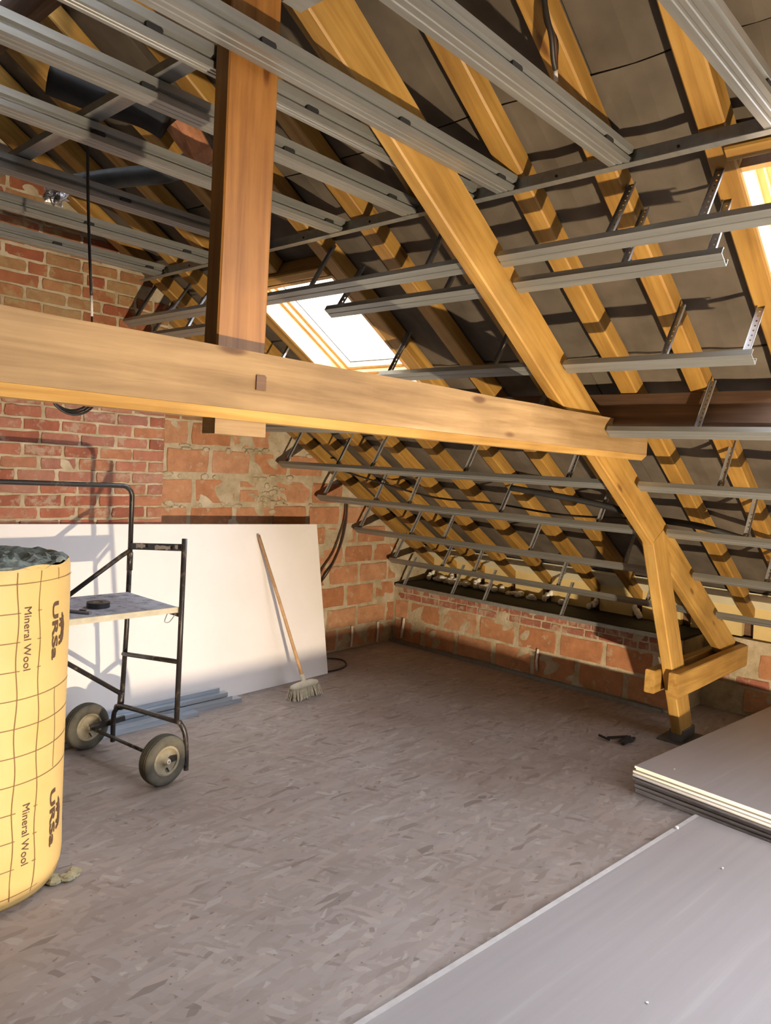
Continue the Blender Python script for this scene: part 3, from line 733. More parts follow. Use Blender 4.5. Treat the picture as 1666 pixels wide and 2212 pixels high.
# perimeter track the joists sit in
root = empty('ceiling_track', (TX, 2.0, ZC), 'long steel edge track screwed under the rafters that holds the joist ends', 'metal channel')
pr = [(0, 0), (0, 0.058), (-0.002, 0.058), (-0.002, 0.002), (-0.038, 0.002), (-0.038, 0)]
v, f = extrude_vf([(a, b) for a, b in pr], -0.6, 4.40); v = [(TX + a, x, ZC - 0.003 + b) for x, a, b in v]; raw('track', v, f, 'metal', root)
for y in (0.6, 1.05, 1.5, 1.98, 2.45, 2.9, 3.4, 3.9):
    v, f = tube_vf([(TX - 0.0015, y, ZC + 0.028), (TX - 0.005, y, ZC + 0.028)], 0.005, 8); raw('screw_head', v, f, 'slot', root)
def plain_rail(name, x, y0, y1, z, label):
    root = empty(name, (x, (y0 + y1)/2, z), label, 'metal channel')
    pr = c_channel(0.027, 0.06, 0.006, 0.002, False)
    pr = [(a - 0.03, b) for a, b in pr]
    v, f = extrude_vf(pr, y0, y1); v = [(x + a, yy, z + b) for yy, a, b in v]; f = [tuple(reversed(q)) for q in f]
    raw('channel', v, f, 'metal', root); return root
plain_rail('cross_rail', 1.25, -0.5, 1.55, ZC + 0.066, 'steel cross rail with a cut end beside the king post top')
plain_rail('cross_rail', 1.25, 1.90, 4.3, ZC + 0.066, 'steel cross rail running over the joists left of the king post')
# vertical suspension strip upper left
v, f = box_vf(1.10, 1.15, 3.18, 3.183, ZC + 0.05, 3.36); v2, f2 = box_vf(1.10, 1.103, 3.18, 3.21, ZC + 0.05, 3.36)
tag(raw('suspension_strip', *join((v, f), (v2, f2)), 'metal', None, False, (1.12, 3.18, ZC)), 'vertical steel suspension strip at the upper left', 'metal strip')

# ------------------------------------------------------------------ slope rails with perforated hangers
KR = 4.01
def cd_profile():
    fl = 0.06; h = 0.027; t = 0.002; lip = 0.006
    # face at z=0 with a centre groove, sides up to z=h ; y across
    return [(-0.03, 0), (-0.003, 0), (0, 0.0025), (0.003, 0), (0.03, 0), (0.03, h), (0.03 - lip, h), (0.03 - lip, h - t), (0.03 - t, h - t), (0.03 - t, t), (0.003, t), (0, t + 0.0025), (-0.003, t), (-0.03 + t, t), (-0.03 + t, h - t), (-0.03 + lip, h - t), (-0.03 + lip, h), (-0.03, h)]
HL = (K - KR) * CA - 0.0
def hanger_mesh():
    # channel strip in local x (across), z (long); missing quads are the punched holes
    wv = [-0.014, -0.003, 0.003, 0.014]; rows_ = 36; V, F = [], []; L = HL + 0.03
    for j in range(rows_ + 1):
        z = L * j / rows_
        V.append((-0.014, 0.010, z))
        for x in wv: V.append((x, 0, z))
        V.append((0.014, 0.010, z))
    for j in range(rows_):
        for k_ in range(5):
            if k_ == 2 and j % 3 == 1: continue
            a = j*6 + k_; F.append((a, a + 1, a + 7, a + 6))
    # give it thickness by doubling
    n = len(V); V2 = [(x * 0.94, y + 0.0016, z) for x, y, z in V]; F2 = [tuple(reversed([i + n for i in q])) for q in F]
    return mesh('hanger', V + V2, F + F2, 'hanger')
HM = hanger_mesh()
def slope_rail(x, y0, y1, hang, label):
    z = KR - SL * x; root = empty('slope_rail', (x, (y0 + y1)/2, z), label, 'metal rail', 'steel rails along the roof slope')
    v, f = extrude_vf(cd_profile(), 0, y1 - y0)
    m = frame((x, y0, z), (0, 1, 0), nR)
    link('rail_profile', mesh('rail_profile', v, f, 'metal'), root, m)
    for hy in hang:
        h = bpy.data.objects.new('hanger', HM); COL.objects.link(h)
        rot = frame((x - 0.0, hy, z), (CA, 0, -SA), nR); rot = rot @ Matrix.Rotation(math.radians(random.uniform(-3, 3)), 4, 'Y') @ Matrix.Translation((0, 0, 0.012))
        rot = rot @ Matrix.Rotation(math.pi / 2 + random.uniform(-0.25, 0.25), 4, 'Z')
        h.matrix_local = Matrix.Translation(-root.location) @ rot; h.parent = root
    return root
yN = -0.9; 
slope_rail(2.474, yN, YT0 - 0.02, (0.96, 1.28), 'topmost slope rail right of the truss')
slope_rail(2.474, YT1 + 0.02, 4.66, (2.10, 2.84, 3.80, 4.10, 4.5), 'topmost slope rail left of the truss, passing over the small skylight')
slope_rail(2.596, 0.915, YT0 - 0.02, (0.965, 1.27), 'second slope rail right of the truss, ending before the skylight')
slope_rail(2.596, YT1 + 0.02, 2.82, (2.09, 2.76), 'second slope rail left of the truss, ending over the small skylight')
slope_rail(2.596, 3.72, 4.68, (3.80, 4.10, 4.5), 'short second slope rail between the small skylight and the gable')
slope_rail(3.029, 0.93, YT0 - 0.02, (0.965, 1.28), 'third slope rail right of the truss, ending below the skylight')
slope_rail(3.029, YT1 + 0.02, 2.84, (2.11, 2.79), 'third slope rail left of the truss, ending over the skylight sill')
slope_rail(3.029, 3.74, 4.68, (3.80, 4.10, 4.5), 'short third slope rail beside the gable behind the tie beam')
slope_rail(3.453, yN, YT0 - 0.04, (0.4, 1.28), 'slope rail right of the truss just under the purlin')
slope_rail(3.453, YT1 + 0.04, 4.68, (2.14, 2.87, 3.69, 4.04), 'slope rail left of the truss hidden along the tie beam')
for x, hg, nm in ((3.877, (1.30, 2.14, 2.87, 3.69, 4.04, 4.62), 'first'), (4.308, (1.29, 2.15, 2.87, 3.69, 4.04, 4.63), 'second'), (4.769, (1.29, 2.17, 2.90, 3.70, 4.05, 4.64), 'third'), (5.255, (1.29, 2.2, 2.92, 3.72, 4.07, 4.64), 'fourth')):
    gap = 0.03
    slope_rail(x, yN, YT0 - gap, [h for h in hg if h < YT0], nm + ' slope rail under the beam level, right of the truss')
    slope_rail(x, YT1 + gap, 4.68, [h for h in hg if h > YT1], nm + ' slope rail under the beam level, left of the truss')
# edge track on top of the low wall, and base track on the floor
def u_track(name, pts_fn, y0, y1, label, mat='metal'):
    v, f = extrude_vf([(0, 0), (0.03, 0), (0.03, 0.028), (0.028, 0.028), (0.028, 0.002), (0.002, 0.002), (0.002, 0.028), (0, 0.028)], y0, y1)
    v = [pts_fn(a, yy, b) for yy, a, b in v]
    return tag(raw(name, v, f, mat, None, False, pts_fn(0.015, (y0 + y1)/2, 0)), label, 'metal channel')
rt = empty('wall_head_track', (XK, 3.3, 0.566), 'steel track along the top edge of the low wall with short hangers', 'metal channel')
v, f = box_vf(XK - 0.035, XK - 0.005, YK0 + 0.05, YG - 0.04, 0.560, 0.563); v2, f2 = box_vf(XK - 0.036, XK - 0.034, YK0 + 0.05, YG - 0.04, 0.535, 0.563)
raw('track', *join((v, f), (v2, f2)), 'metal', rt)
for hy in (4.62, 4.05, 3.70, 2.95):
    h = bpy.data.objects.new('hanger', HM); COL.objects.link(h)
    rot = frame((XK - 0.02, hy, 0.558), (CA, 0, -SA), nR) @ Matrix.Rotation(math.pi/2, 4, 'Z')
    h.matrix_local = Matrix.Translation(-rt.location) @ rot; h.parent = rt
u_track('floor_track', lambda a, y, b: (XK - 0.05 + a, y, 0.0005 + b), YK0 + 0.1, YG - 0.02, 'steel floor track along the foot of the low wall')
u_track('floor_track', lambda a, y, b: (XR - 0.35 + a, y, 0.0005 + b), 0.6, 1.55, 'dark steel floor track right of the truss foot', 'steelplate')

tag(timber('wall_plate', (5.985, -0.9, 0.625), (5.985, YG - 0.02, 0.625), 0.07, 0.115, (0, 0, 1), 'purlin'), 'dark wall plate timber along the eaves behind the insulation boards', 'beam')
# eaves: insulation boards between rafters, and foam
ys = [4.73, 4.45, 4.12, 3.78, 3.41, 2.95, 2.58, 2.19, 1.735, 1.385, 0.99, 0.60, 0.2]
ords = ['first', 'second', 'third', 'fourth', 'fifth', 'sixth', 'seventh', 'eighth', 'ninth', 'tenth', 'eleventh', 'twelfth']
for i, (a, b) in enumerate(zip(ys, ys[1:])):
    y1, y0 = a - RW + 0.004, b - 0.004
    if y1 - y0 < 0.05: continue
    xf = 5.90; zb = 0.567 if b > YK0 - 0.3 else 0.556
    bo = empty('eaves_board', (xf, (y0 + y1)/2, zb), 'yellow insulation board at the eaves, %s gap between rafters from the gable' % ords[i], 'board', 'eaves insulation boards')
    zt = zr(xf) + 0.085
    V = [(xf, y0, zb), (xf, y1, zb), (xf - 0.03, y1, zt), (xf - 0.03, y0, zt), (xf + 0.05, y0, zb), (xf + 0.05, y1, zb), (xf + 0.05, y1, zt - 0.05), (xf + 0.05, y0, zt - 0.05)]
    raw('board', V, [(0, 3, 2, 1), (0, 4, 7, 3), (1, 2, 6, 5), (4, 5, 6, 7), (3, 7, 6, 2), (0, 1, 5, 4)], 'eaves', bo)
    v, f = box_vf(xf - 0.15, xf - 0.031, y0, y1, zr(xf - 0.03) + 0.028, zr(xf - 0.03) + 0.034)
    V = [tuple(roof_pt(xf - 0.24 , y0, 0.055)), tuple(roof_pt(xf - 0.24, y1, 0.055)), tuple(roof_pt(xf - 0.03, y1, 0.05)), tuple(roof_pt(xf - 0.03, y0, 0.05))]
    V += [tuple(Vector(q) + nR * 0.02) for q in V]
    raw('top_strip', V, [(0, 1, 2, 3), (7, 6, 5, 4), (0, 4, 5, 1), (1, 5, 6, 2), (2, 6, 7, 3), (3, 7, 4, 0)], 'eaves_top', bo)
parts = []
for i in range(34):
    y = random.choice([random.uniform(3.75, 4.6), random.uniform(3.1, 4.6)]); parts.append(blob_vf((5.86 - random.uniform(0, 0.06), y, 0.567 + random.uniform(0.01, 0.05)), random.uniform(0.02, 0.035), random.uniform(0.03, 0.06), random.uniform(0.018, 0.032), i + 100, 8, 6, 0.15))
for y in (4.63, 4.40, 4.08, 3.36, 2.9, 2.52):
    for q in range(3): parts.append(blob_vf((5.82 + 0.03*q, y + random.uniform(-.04, .04), 0.60 + 0.02*q), 0.02, 0.025, 0.03, q + int(y*100), 8, 6, 0.2))
vv, ff = join(*parts)
o = raw('expanding_foam', vv, ff, 'foam', None, True, (5.85, 3.8, 0.567)); tag(o, 'blobs of white expanding foam along the eaves above the low wall', 'foam', None, 'stuff')

# ------------------------------------------------------------------ leaning white plasterboard
c_br, c_tr = Vector((4.135, 4.28, 0.0)), Vector((4.17, 4.535, 1.173))
c_bl, c_tl = Vector((1.25, 4.20, 0.0)), Vector((1.25, 4.560, 1.23))
nrm = (c_br - c_bl).cross(c_tl - c_bl).normalized()
if nrm.y > 0: nrm = -nrm
V = [c_bl, c_br, c_tr, c_tl]; V = V + [q - nrm * 0.0125 for q in V]
raw_ = raw('plasterboard', V, [(0, 1, 2, 3), (7, 6, 5, 4), (0, 4, 5, 1), (1, 5, 6, 2), (2, 6, 7, 3), (3, 7, 4, 0)], 'white', None, False, (2.8, 4.25, 0))
tag(raw_, 'large white plasterboard sheet leaning against the gable wall', 'plasterboard')

# plaster dabs on the walls
for i, (x, z) in enumerate(((4.505, 0.15), (4.856, 0.12), (5.20, 0.12))):
    v, f = tube_vf(smooth_path([(x, YG - 0.018, z + 0.09), (x + 0.004, YG - 0.02, z), (x - 0.002, YG - 0.018, z - 0.10)], 4), [0.011]*4 + [0.009]*5, 8)
    tag(raw('plaster_mark', v, f, 'dab', None, True, (x, YG - 0.018, z - 0.1)), '%s white plaster streak low on the gable wall beside the board' % ('nearest', 'middle', 'farthest')[i], 'plaster mark', 'plaster streaks')
v, f = tube_vf([(XK - 0.02, 4.60, 0.245), (XK - 0.022, 4.605, 0.15), (XK - 0.02, 4.62, 0.05)], 0.012, 8); tag(raw('plaster_mark', v, f, 'dab', None, True, (XK - 0.02, 4.61, 0.05)), 'white plaster streak in the wall corner', 'plaster mark')
v, f = tube_vf([(XK - 0.02, 3.14, 0.25), (XK - 0.022, 3.145, 0.15), (XK - 0.02, 3.135, 0.07)], 0.010, 8); tag(raw('plaster_mark', v, f, 'dab', None, True, (XK - 0.02, 3.14, 0.07)), 'white plaster streak on the low wall', 'plaster mark')

# ------------------------------------------------------------------ rolling scaffold
sc = empty('scaffold', (2.2, 3.68, 0.0), 'black tubular rolling scaffold with a spattered platform and two pneumatic wheels', 'scaffold')
xf, yf, yn = 2.145, 3.85, 3.30; R0 = 0.0135
tube('far_post', [(xf - 0.02, yf, 0.27), (xf - 0.005, yf, 0.7), (xf, yf, 1.14)], R0, 'tube', sc)
tube('near_post', [(xf - 0.015, yn, 0.31), (xf - 0.01, yn, 1.255)], R0, 'tube', sc)
gr = [(xf, yf, 1.02), (xf, yf, 1.43)] + arc((xf - 0.06, yf, 1.43), (1, 0, 0), (0, 0, 1), 0.06, 0, math.pi/2, 8)[1:] + [(1.7, yf, 1.495), (1.0, yf, 1.505), (0.6, yf, 1.505)]
tube('guard_rail', gr, R0, 'tube', sc)
tube('coupling_sleeve', [(xf, yf, 1.02), (xf, yf, 1.12)], R0 + 0.003, 'tube', sc)
tube('coupling_sleeve', [(xf - 0.028, yf, 0.235), (xf - 0.024, yf, 0.33)], R0 + 0.004, 'tube', sc)
tube('diagonal_brace', [(xf - 0.005, yf - 0.004, 1.13), (xf - 0.05, yf - 0.004, 1.105), (1.3, yf - 0.004, 0.575)], 0.013, 'tube', sc)
tube('diagonal_brace', [(xf - 0.02, yf - 0.004, 0.32), (1.35, yf - 0.004, 0.87)], 0.013, 'tube', sc)
b_ = bar('cross_bar', (xf, yf, 1.155), (xf - 0.01, yn, 1.21), 0.012, 0.036, (0, 0, 1), 'tube', sc)
for q, (t0, t1, zz) in enumerate(((0.16, 0.34, 0.004), (0.52, 0.80, -0.002), (0.88, 0.93, 0.004))):
    rg = random.Random(q + 40); n_ = 10; V = []
    for i in range(n_):
        t = t0 + (t1 - t0) * i / (n_ - 1); y = yf + (yn - yf) * t; z = 1.155 + 0.055 * t + zz
        V += [(xf - 0.0135, y, z - 0.011 + rg.uniform(-.004, .005)), (xf - 0.0135, y, z + 0.011 + rg.uniform(-.005, .003))]
    V = [(a - 0.010 * ((yf - b) / (yf - yn)), b, c) for a, b, c in V]
    raw('paint_spatter', V, [(2*i, 2*i + 1, 2*i + 3, 2*i + 2) for i in range(n_ - 1)], 'cable_tip', sc)
tube('cross_bar', [(xf - 0.02, yf, 0.55), (xf - 0.012, yn, 0.622)], 0.0125, 'tube', sc)
low = [(xf - 0.055, yf + 0.02, 0.05), (xf - 0.055, yf + 0.02, 0.19)] + [(xf - 0.05, yf + 0.005, 0.235), (xf - 0.035, yf - 0.03, 0.262)] + [(xf - 0.01, yn + 0.05, 0.305), (xf + 0.01, yn - 0.0, 0.292), (xf + 0.03, yn - 0.02, 0.22), (xf + 0.04, yn - 0.02, 0.05)]
tube('foot_frame', smooth_path(low, 5), R0, 'tube', sc)
# platform
v, f = box_vf(1.32, xf - 0.018, yn + 0.03, yf - 0.02, 0.874, 0.902); raw('platform_top', v, f, 'platform', sc)
v, f = box_vf(1.32, xf - 0.018, yn + 0.014, yn + 0.03, 0.876, 0.904); raw('platform_edge', v, f, 'edge', sc)
tube('platform_hook', smooth_path([(xf - 0.08, yn + 0.02, 0.875), (xf - 0.10, yn + 0.01, 0.84), (xf - 0.075, yn + 0.005, 0.837), (xf - 0.04, yn + 0.01, 0.873)], 4), 0.0025, 'metal', sc, 6)
tube('platform_bearer', [(xf, yf, 0.862), (xf - 0.01, yn, 0.862)], 0.012, 'tube', sc)
# axle and wheels
ax0, ax1 = Vector((1.99, 3.985, 0.13)), Vector((2.06, 3.30, 0.13))
tube('axle', [ax0, ax1], 0.0095, 'tube', sc)
bar('wheel_bracket', (1.985, 3.93, 0.135), (xf + 0.03, 3.90, 0.16), 0.02, 0.03, (0, 0, 1), 'tube', sc)
bar('wheel_bracket', (xf + 0.035, yn + 0.0, 0.13), (2.06, yn - 0.02, 0.13), 0.02, 0.03, (0, 0, 1), 'tube', sc)
def lathe_vf(c, axis, prof, seg=28):
    ax = Vector(axis).normalized(); u = ax.orthogonal().normalized(); w_ = ax.cross(u); c = Vector(c); V, F = [], []; n = len(prof)
    for k_ in range(seg):
        a = 2 * math.pi * k_ / seg; d = u * math.cos(a) + w_ * math.sin(a)
        for (h, r) in prof: V.append(c + ax * h + d * r)
    for k_ in range(seg):
        for i in range(n - 1):
            a = k_*n + i; b = ((k_ + 1) % seg)*n + i; F.append((a, a + 1, b + 1, b))
    return V, F
ax = (ax1 - ax0).normalized()
for c, tl in ((ax0, 0), (ax1, 1)):
    tp = [(-0.028, 0.072), (-0.036, 0.085), (-0.040, 0.100), (-0.036, 0.116), (-0.030, 0.1235)]
    for q in range(5): 
        h = -0.026 + q * 0.0115; tp += [(h, 0.1255), (h + 0.006, 0.1290 if q in (1, 2, 3) else 0.127), (h + 0.008, 0.1245)]
    tp += [(0.030, 0.1235), (0.036, 0.116), (0.040, 0.100), (0.036, 0.085), (0.028, 0.072)]
    v, f = lathe_vf(c, ax, tp, 40); wheel = raw('wheel_tyre', v, f, 'tyre', sc, True)
    hp = [(-0.03, 0.0), (-0.03, 0.02), (-0.012, 0.03), (-0.016, 0.055), (-0.026, 0.066), (-0.030, 0.074), (0.030, 0.074), (0.026, 0.066), (0.016, 0.055), (0.012, 0.034), (0.020, 0.028), (0.022, 0.018), (0.040, 0.016), (0.042, 0.0)]
    v, f = lathe_vf(c, ax, hp, 28); raw('wheel_hub', v, f, 'hub', sc, True).parent = wheel
    rimb = lathe_vf(c, ax, [(0.030, 0.064), (0.035, 0.068), (0.035, 0.075), (0.029, 0.078)], 28); raw('rim_ring', *rimb, 'hub', sc, True).parent = wheel
    v, f = lathe_vf(c + ax * 0.042, ax, [(0, 0.012), (0.006, 0.012), (0.006, 0.006), (0.001, 0.006)], 14); raw('axle_nut', v, f, 'cable_tip', sc, True).parent = wheel
    tube('valve_stem', [c + ax * 0.018 + Vector((0.01, 0, -0.04)), c + ax * 0.034 + Vector((0.012, 0, -0.055))], 0.004, 'dark', sc, 6).parent = wheel
# tape roll and knife on the platform
v, f = lathe_vf((1.80, 3.52, 0.9025), (0, 0, 1), [(0, 0.024), (0, 0.055), (0.026, 0.055), (0.026, 0.024), (0, 0.024)], 28)
tr_ = empty('tape_roll', (1.80, 3.52, 0.9025), 'roll of black tape lying on the scaffold platform', 'tape')
raw('tape', v, f, 'tape', tr_); v, f = lathe_vf((1.80, 3.52, 0.9025), (0, 0, 1), [(0.001, 0.0215), (0.001, 0.0242), (0.0255, 0.0242), (0.0255, 0.0215), (0.001, 0.0215)], 24); raw('cardboard_core', v, f, 'hub', tr_)
kn = empty('utility_knife', (1.66, 3.43, 0.9025), 'small utility knife beside the tape on the platform', 'knife')
bar('knife_body', (1.69, 3.38, 0.9105), (1.63, 3.48, 0.9105), 0.022, 0.013, (0, 0, 1), 'knifebody', kn, 0.004)
bar('blade', (1.63, 3.48, 0.9105), (1.612, 3.512, 0.9105), 0.014, 0.002, (0, 0, 1), 'metal', kn)
bar('slider', (1.678, 3.402, 0.9185), (1.662, 3.43, 0.9185), 0.008, 0.005, (0, 0, 1), 'dark', kn)

# ------------------------------------------------------------------ insulation roll
RC = Vector((1.043, 3.045, 0)); RR = 0.35; RH = 1.25
ir = empty('insulation_roll', RC, 'tall yellow wrapped roll of mineral wool insulation standing on the floor', 'insulation roll')
seg = 96; zs = [0.0, 0.02, 0.06] + [0.1 * i for i in range(1, 13)] + [1.225, RH]
V, F = [], []
for j, z in enumerate(zs):
    for i in range(seg):
        a = 2 * math.pi * i / seg; rr = RR - (0.03 if z == 0 else 0.014 if z == 0.02 else 0.003 if z == 0.06 else 0) + 0.003 * math.sin(5 * a + z * 3) * (1 if 0.1 < z < 1.2 else 0.4)
        rr -= 0.006 if z > 1.24 else 0
        V.append(RC + Vector((rr * math.cos(a), rr * math.sin(a), z + (0.006 * math.sin(9 * a) if z > 1.24 else 0))))
for j in range(len(zs) - 1):
    for i in range(seg): F.append((j*seg + i, j*seg + (i + 1) % seg, (j + 1)*seg + (i + 1) % seg, (j + 1)*seg + i))
F.append(tuple(range(seg - 1, -1, -1)))
raw('kraft_wrap', V, F, 'kraft', ir, True)
# wool end: a spiral of felted layers
V, F = [], []; rings = 22; rg = random.Random(5)
for j in range(rings + 1):
    r = RR * 0.985 * (1 - j / rings) + 0.002
    for i in range(72):
        a = 2 * math.pi * i / 72; ph = (r / 0.055 + a / (2 * math.pi)) % 1.0
        V.append(RC + Vector((r * math.cos(a), r * math.sin(a), RH - 0.008 + 0.014 * ph + 0.012 * math.sin(7*a + r*40) * math.sin(3*a - r*25) + rg.uniform(-0.004, 0.005))))
for j in range(rings):
    for i in range(72): F.append((j*72 + i, j*72 + (i + 1) % 72, (j + 1)*72 + (i + 1) % 72, (j + 1)*72 + i))
raw('wool_core', V, F, 'wool', ir)
def on_roll(th, z, dr=0.0): 
    a = th; rr = RR + 0.003 * math.sin(5 * a + z * 3) * (1 if 0.1 < z < 1.2 else 0.4) + dr
    if z < 0.08: rr = RR + 0.0005 - 0.02 * (0.08 - z) / 0.08 + dr
    return RC + Vector((rr * math.cos(a), rr * math.sin(a), z))
D2R = math.pi / 180
def strip_v(th, z0, z1, wdt=0.003):
    n = max(2, int((z1 - z0) / 0.02)); V, F = [], []; da = wdt / RR / 2
    for i in range(n + 1):
        z = z0 + (z1 - z0) * i / n; wv = 0.004 * math.sin(z * 23 + th * 7) / RR
        V += [on_roll(th + wv - da, z, 0.0022), on_roll(th + wv + da, z, 0.0022)]
    for i in range(n): F.append((2*i, 2*i + 1, 2*i + 3, 2*i + 2))
    return V, F
def strip_h(z, t0, t1, wdt=0.003):
    n = max(2, int((t1 - t0) / 0.04)); V, F = [], []
    for i in range(n + 1):
        t = t0 + (t1 - t0) * i / n; V += [on_roll(t, z - wdt/2, 0.0022), on_roll(t, z + wdt/2, 0.0022)]
    for i in range(n): F.append((2*i, 2*i + 2, 2*i + 3, 2*i + 1))
    return V, F
pieces = []
th1, th2, th3 = -83.5*D2R, -68.8*D2R, -52.8*D2R
for t in (th1, th2): pieces.append(strip_v(t, 0.04, 1.235))
pieces.append(strip_v(th3, 0.475, 0.785)); pieces.append(strip_v(th3, 1.19, 1.235))
for t in (-99*D2R, -115*D2R, -131*D2R): pieces.append(strip_v(t, 0.04, 1.235))
for i in range(12):
    z = 1.195 - 0.1035 * i
    if i in (0, 4, 5, 6, 7, 11): pieces.append(strip_h(z, -150*D2R, -25*D2R))
    else: pieces.append(strip_h(z, -150*D2R, th1 + 0.03)); pieces.append(strip_h(z, th2 - 0.025, th2 + 0.025))
vv, ff = join(*pieces); raw('printed_grid', vv, ff, 'printline', ir)
def roll_text(name, body, th, z0, length, bold, mat='print'):
    cu = bpy.data.curves.new('lettering', 'FONT'); cu.body = body; cu.size = 1.0; cu.offset = bold; cu.resolution_u = 3
    to = bpy.data.objects.new('lettering', cu); COL.objects.link(to)
    me = bpy.data.meshes.new_from_object(to.evaluated_get(bpy.context.evaluated_depsgraph_get()))
    bpy.data.objects.remove(to); bpy.data.curves.remove(cu)
    xs = [v.co.x for v in me.vertices]; yy = [v.co.y for v in me.vertices]; s = length / (max(xs) - min(xs)); x0 = min(xs); ym = (max(yy) + min(yy)) / 2
    for v in me.vertices:
        tx, ty = (v.co.x - x0) * s, (v.co.y - ym) * s * (0.52 if bold > 0.005 else 1.0)
        v.co = on_roll(th + ty / RR, z0 - tx, 0.0024) - RC
    me.materials.clear(); me.materials.append(M[mat])
    o = bpy.data.objects.new(name, me); COL.objects.link(o); o.parent = ir
    return o
bpy.context.view_layer.update()
roll_text('lettering', 'Mineral Wool', -77.2*D2R, 1.11, 0.228, 0.0); roll_text('lettering', 'Mineral Wool', -75.2*D2R, 0.388, 0.228, 0.0)
roll_text('lettering', 'URSa', -54.3*D2R, 1.108, 0.218, 0.028); roll_text('lettering', 'URSa', -52.6*D2R, 0.386, 0.218, 0.028)
bear = [(0.00, 0.30), (0.03, 0.42), (0.10, 0.46), (0.13, 0.56), (0.20, 0.55), (0.28, 0.60), (0.42, 0.68), (0.58, 0.64), (0.74, 0.62), (0.86, 0.54), (0.93, 0.40), (0.97, 0.16), (0.99, 0.0), (0.88, 0.0), (0.86, 0.20), (0.80, 0.24), (0.80, 0.0), (0.70, 0.0), (0.68, 0.22), (0.56, 0.28), (0.44, 0.26), (0.42, 0.0), (0.32, 0.0), (0.33, 0.18), (0.27, 0.20), (0.24, 0.04), (0.14, 0.04), (0.20, 0.22), (0.16, 0.32), (0.08, 0.29)]
def inside(x, y, P):
    c = False
    for (x0, y0), (x1, y1) in zip(P, P[1:] + P[:1]):
        if (y0 > y) != (y1 > y) and x < (x1 - x0) * (y - y0) / (y1 - y0) + x0: c = not c
    return c
for zc, t0 in ((1.06, -49.6), (0.338, -47.8)):
    V, F = [], []; NX, NY = 64, 40
    for i in range(NX):
        for j in range(NY):
            x, y = (i + 0.5) / NX, (j + 0.5) / NY * 0.7
            if not inside(x, y, bear): continue
            k_ = len(V)
            for dx, dy in ((-.5, -.5), (.5, -.5), (.5, .5), (-.5, .5)):
                V.append(on_roll(t0*D2R + ((y + dy * 0.7 / NY) * 0.062) / RR, zc - (x + dx / NX) * 0.125, 0.0026))
            F.append((k_, k_ + 1, k_ + 2, k_ + 3))
    raw('bear_emblem', V, F, 'print', ir)
# tuft of wool by the foot
parts = [blob_vf((1.30 + random.uniform(-.05, .07), 2.80 + random.uniform(-.05, .03), 0.012), random.uniform(.02, .035), random.uniform(.02, .03), 0.012, 500 + i, 8, 5, 0.4) for i in range(6)]
tag(raw('wool_tuft', *join(*parts), 'wool_tuft', None, False, (1.30, 2.79, 0)), 'loose tuft of greenish wool at the foot of the insulation roll', 'wool tuft')

# ------------------------------------------------------------------ broom
br = empty('broom', (3.60, 3.93, 0), 'push broom with cream bristles leaning its stick on the white board', 'broom')
hb = Vector((3.60, 3.97, 0.105)); tp = Vector((3.545, 4.492, 1.105))
tube('stick', [hb, hb + (tp - hb) * 0.5 + Vector((0.004, 0, 0.0)), tp], 0.0125, 'handle', br)
tube('socket', [hb - (tp - hb).normalized() * 0.03, hb + (tp - hb).normalized() * 0.05], [0.020, 0.0165], 'broom_head', br)
hd = Vector((0.93, 0.10, 0)).normalized()
c0 = Vector((3.585, 3.945, 0))
side = Vector((-hd.y, hd.x, 0))
# rounded block and splayed bristles
V, F = [], []; n = 14
for j, (z, hl, hw) in enumerate(((0.075, 0.135, 0.028), (0.085, 0.14, 0.032), (0.10, 0.135, 0.030), (0.112, 0.09, 0.018))):
    for i in range(n):
        a = 2 * math.pi * i / n; ca_, sa_ = math.cos(a), math.sin(a)
        V.append(c0 + hd * (hl * math.copysign(abs(ca_) ** 0.6, ca_)) + side * (hw * math.copysign(abs(sa_) ** 0.6, sa_)) + Vector((0, 0, z)))
for j in range(3):
    for i in range(n): F.append((j*n + i, j*n + (i + 1) % n, (j + 1)*n + (i + 1) % n, (j + 1)*n + i))
F += [tuple(range(n - 1, -1, -1)), tuple(range(3*n, 4*n))]
raw('head_block', V, F, 'broom_head', br, True)
V, F = [], []
rg = random.Random(3)
for i in range(26):
    for j in range(6):
        u = -0.128 + 0.256 * i / 25; w_ = -0.024 + 0.048 * j / 5
        p = c0 + hd * u + side * w_ + Vector((0, 0, 0.078)); q = c0 + hd * (u * 1.12 + rg.uniform(-.008, .008)) + side * (w_ * 1.7 + rg.uniform(-.008, .008) - 0.006) + Vector((0, 0, rg.uniform(0.001, 0.008)))
        k_ = len(V); r_ = 0.0042
        for e in (p, q):
            for d in (hd, side, -hd, -side): V.append(e + d * r_)
        for d in range(4): F.append((k_ + d, k_ + (d + 1) % 4, k_ + 4 + (d + 1) % 4, k_ + 4 + d))
        F.append((k_ + 4, k_ + 7, k_ + 6, k_ + 5))
tag(raw('bristles', V, F, 'bristle', br), None, None, None, 'stuff')

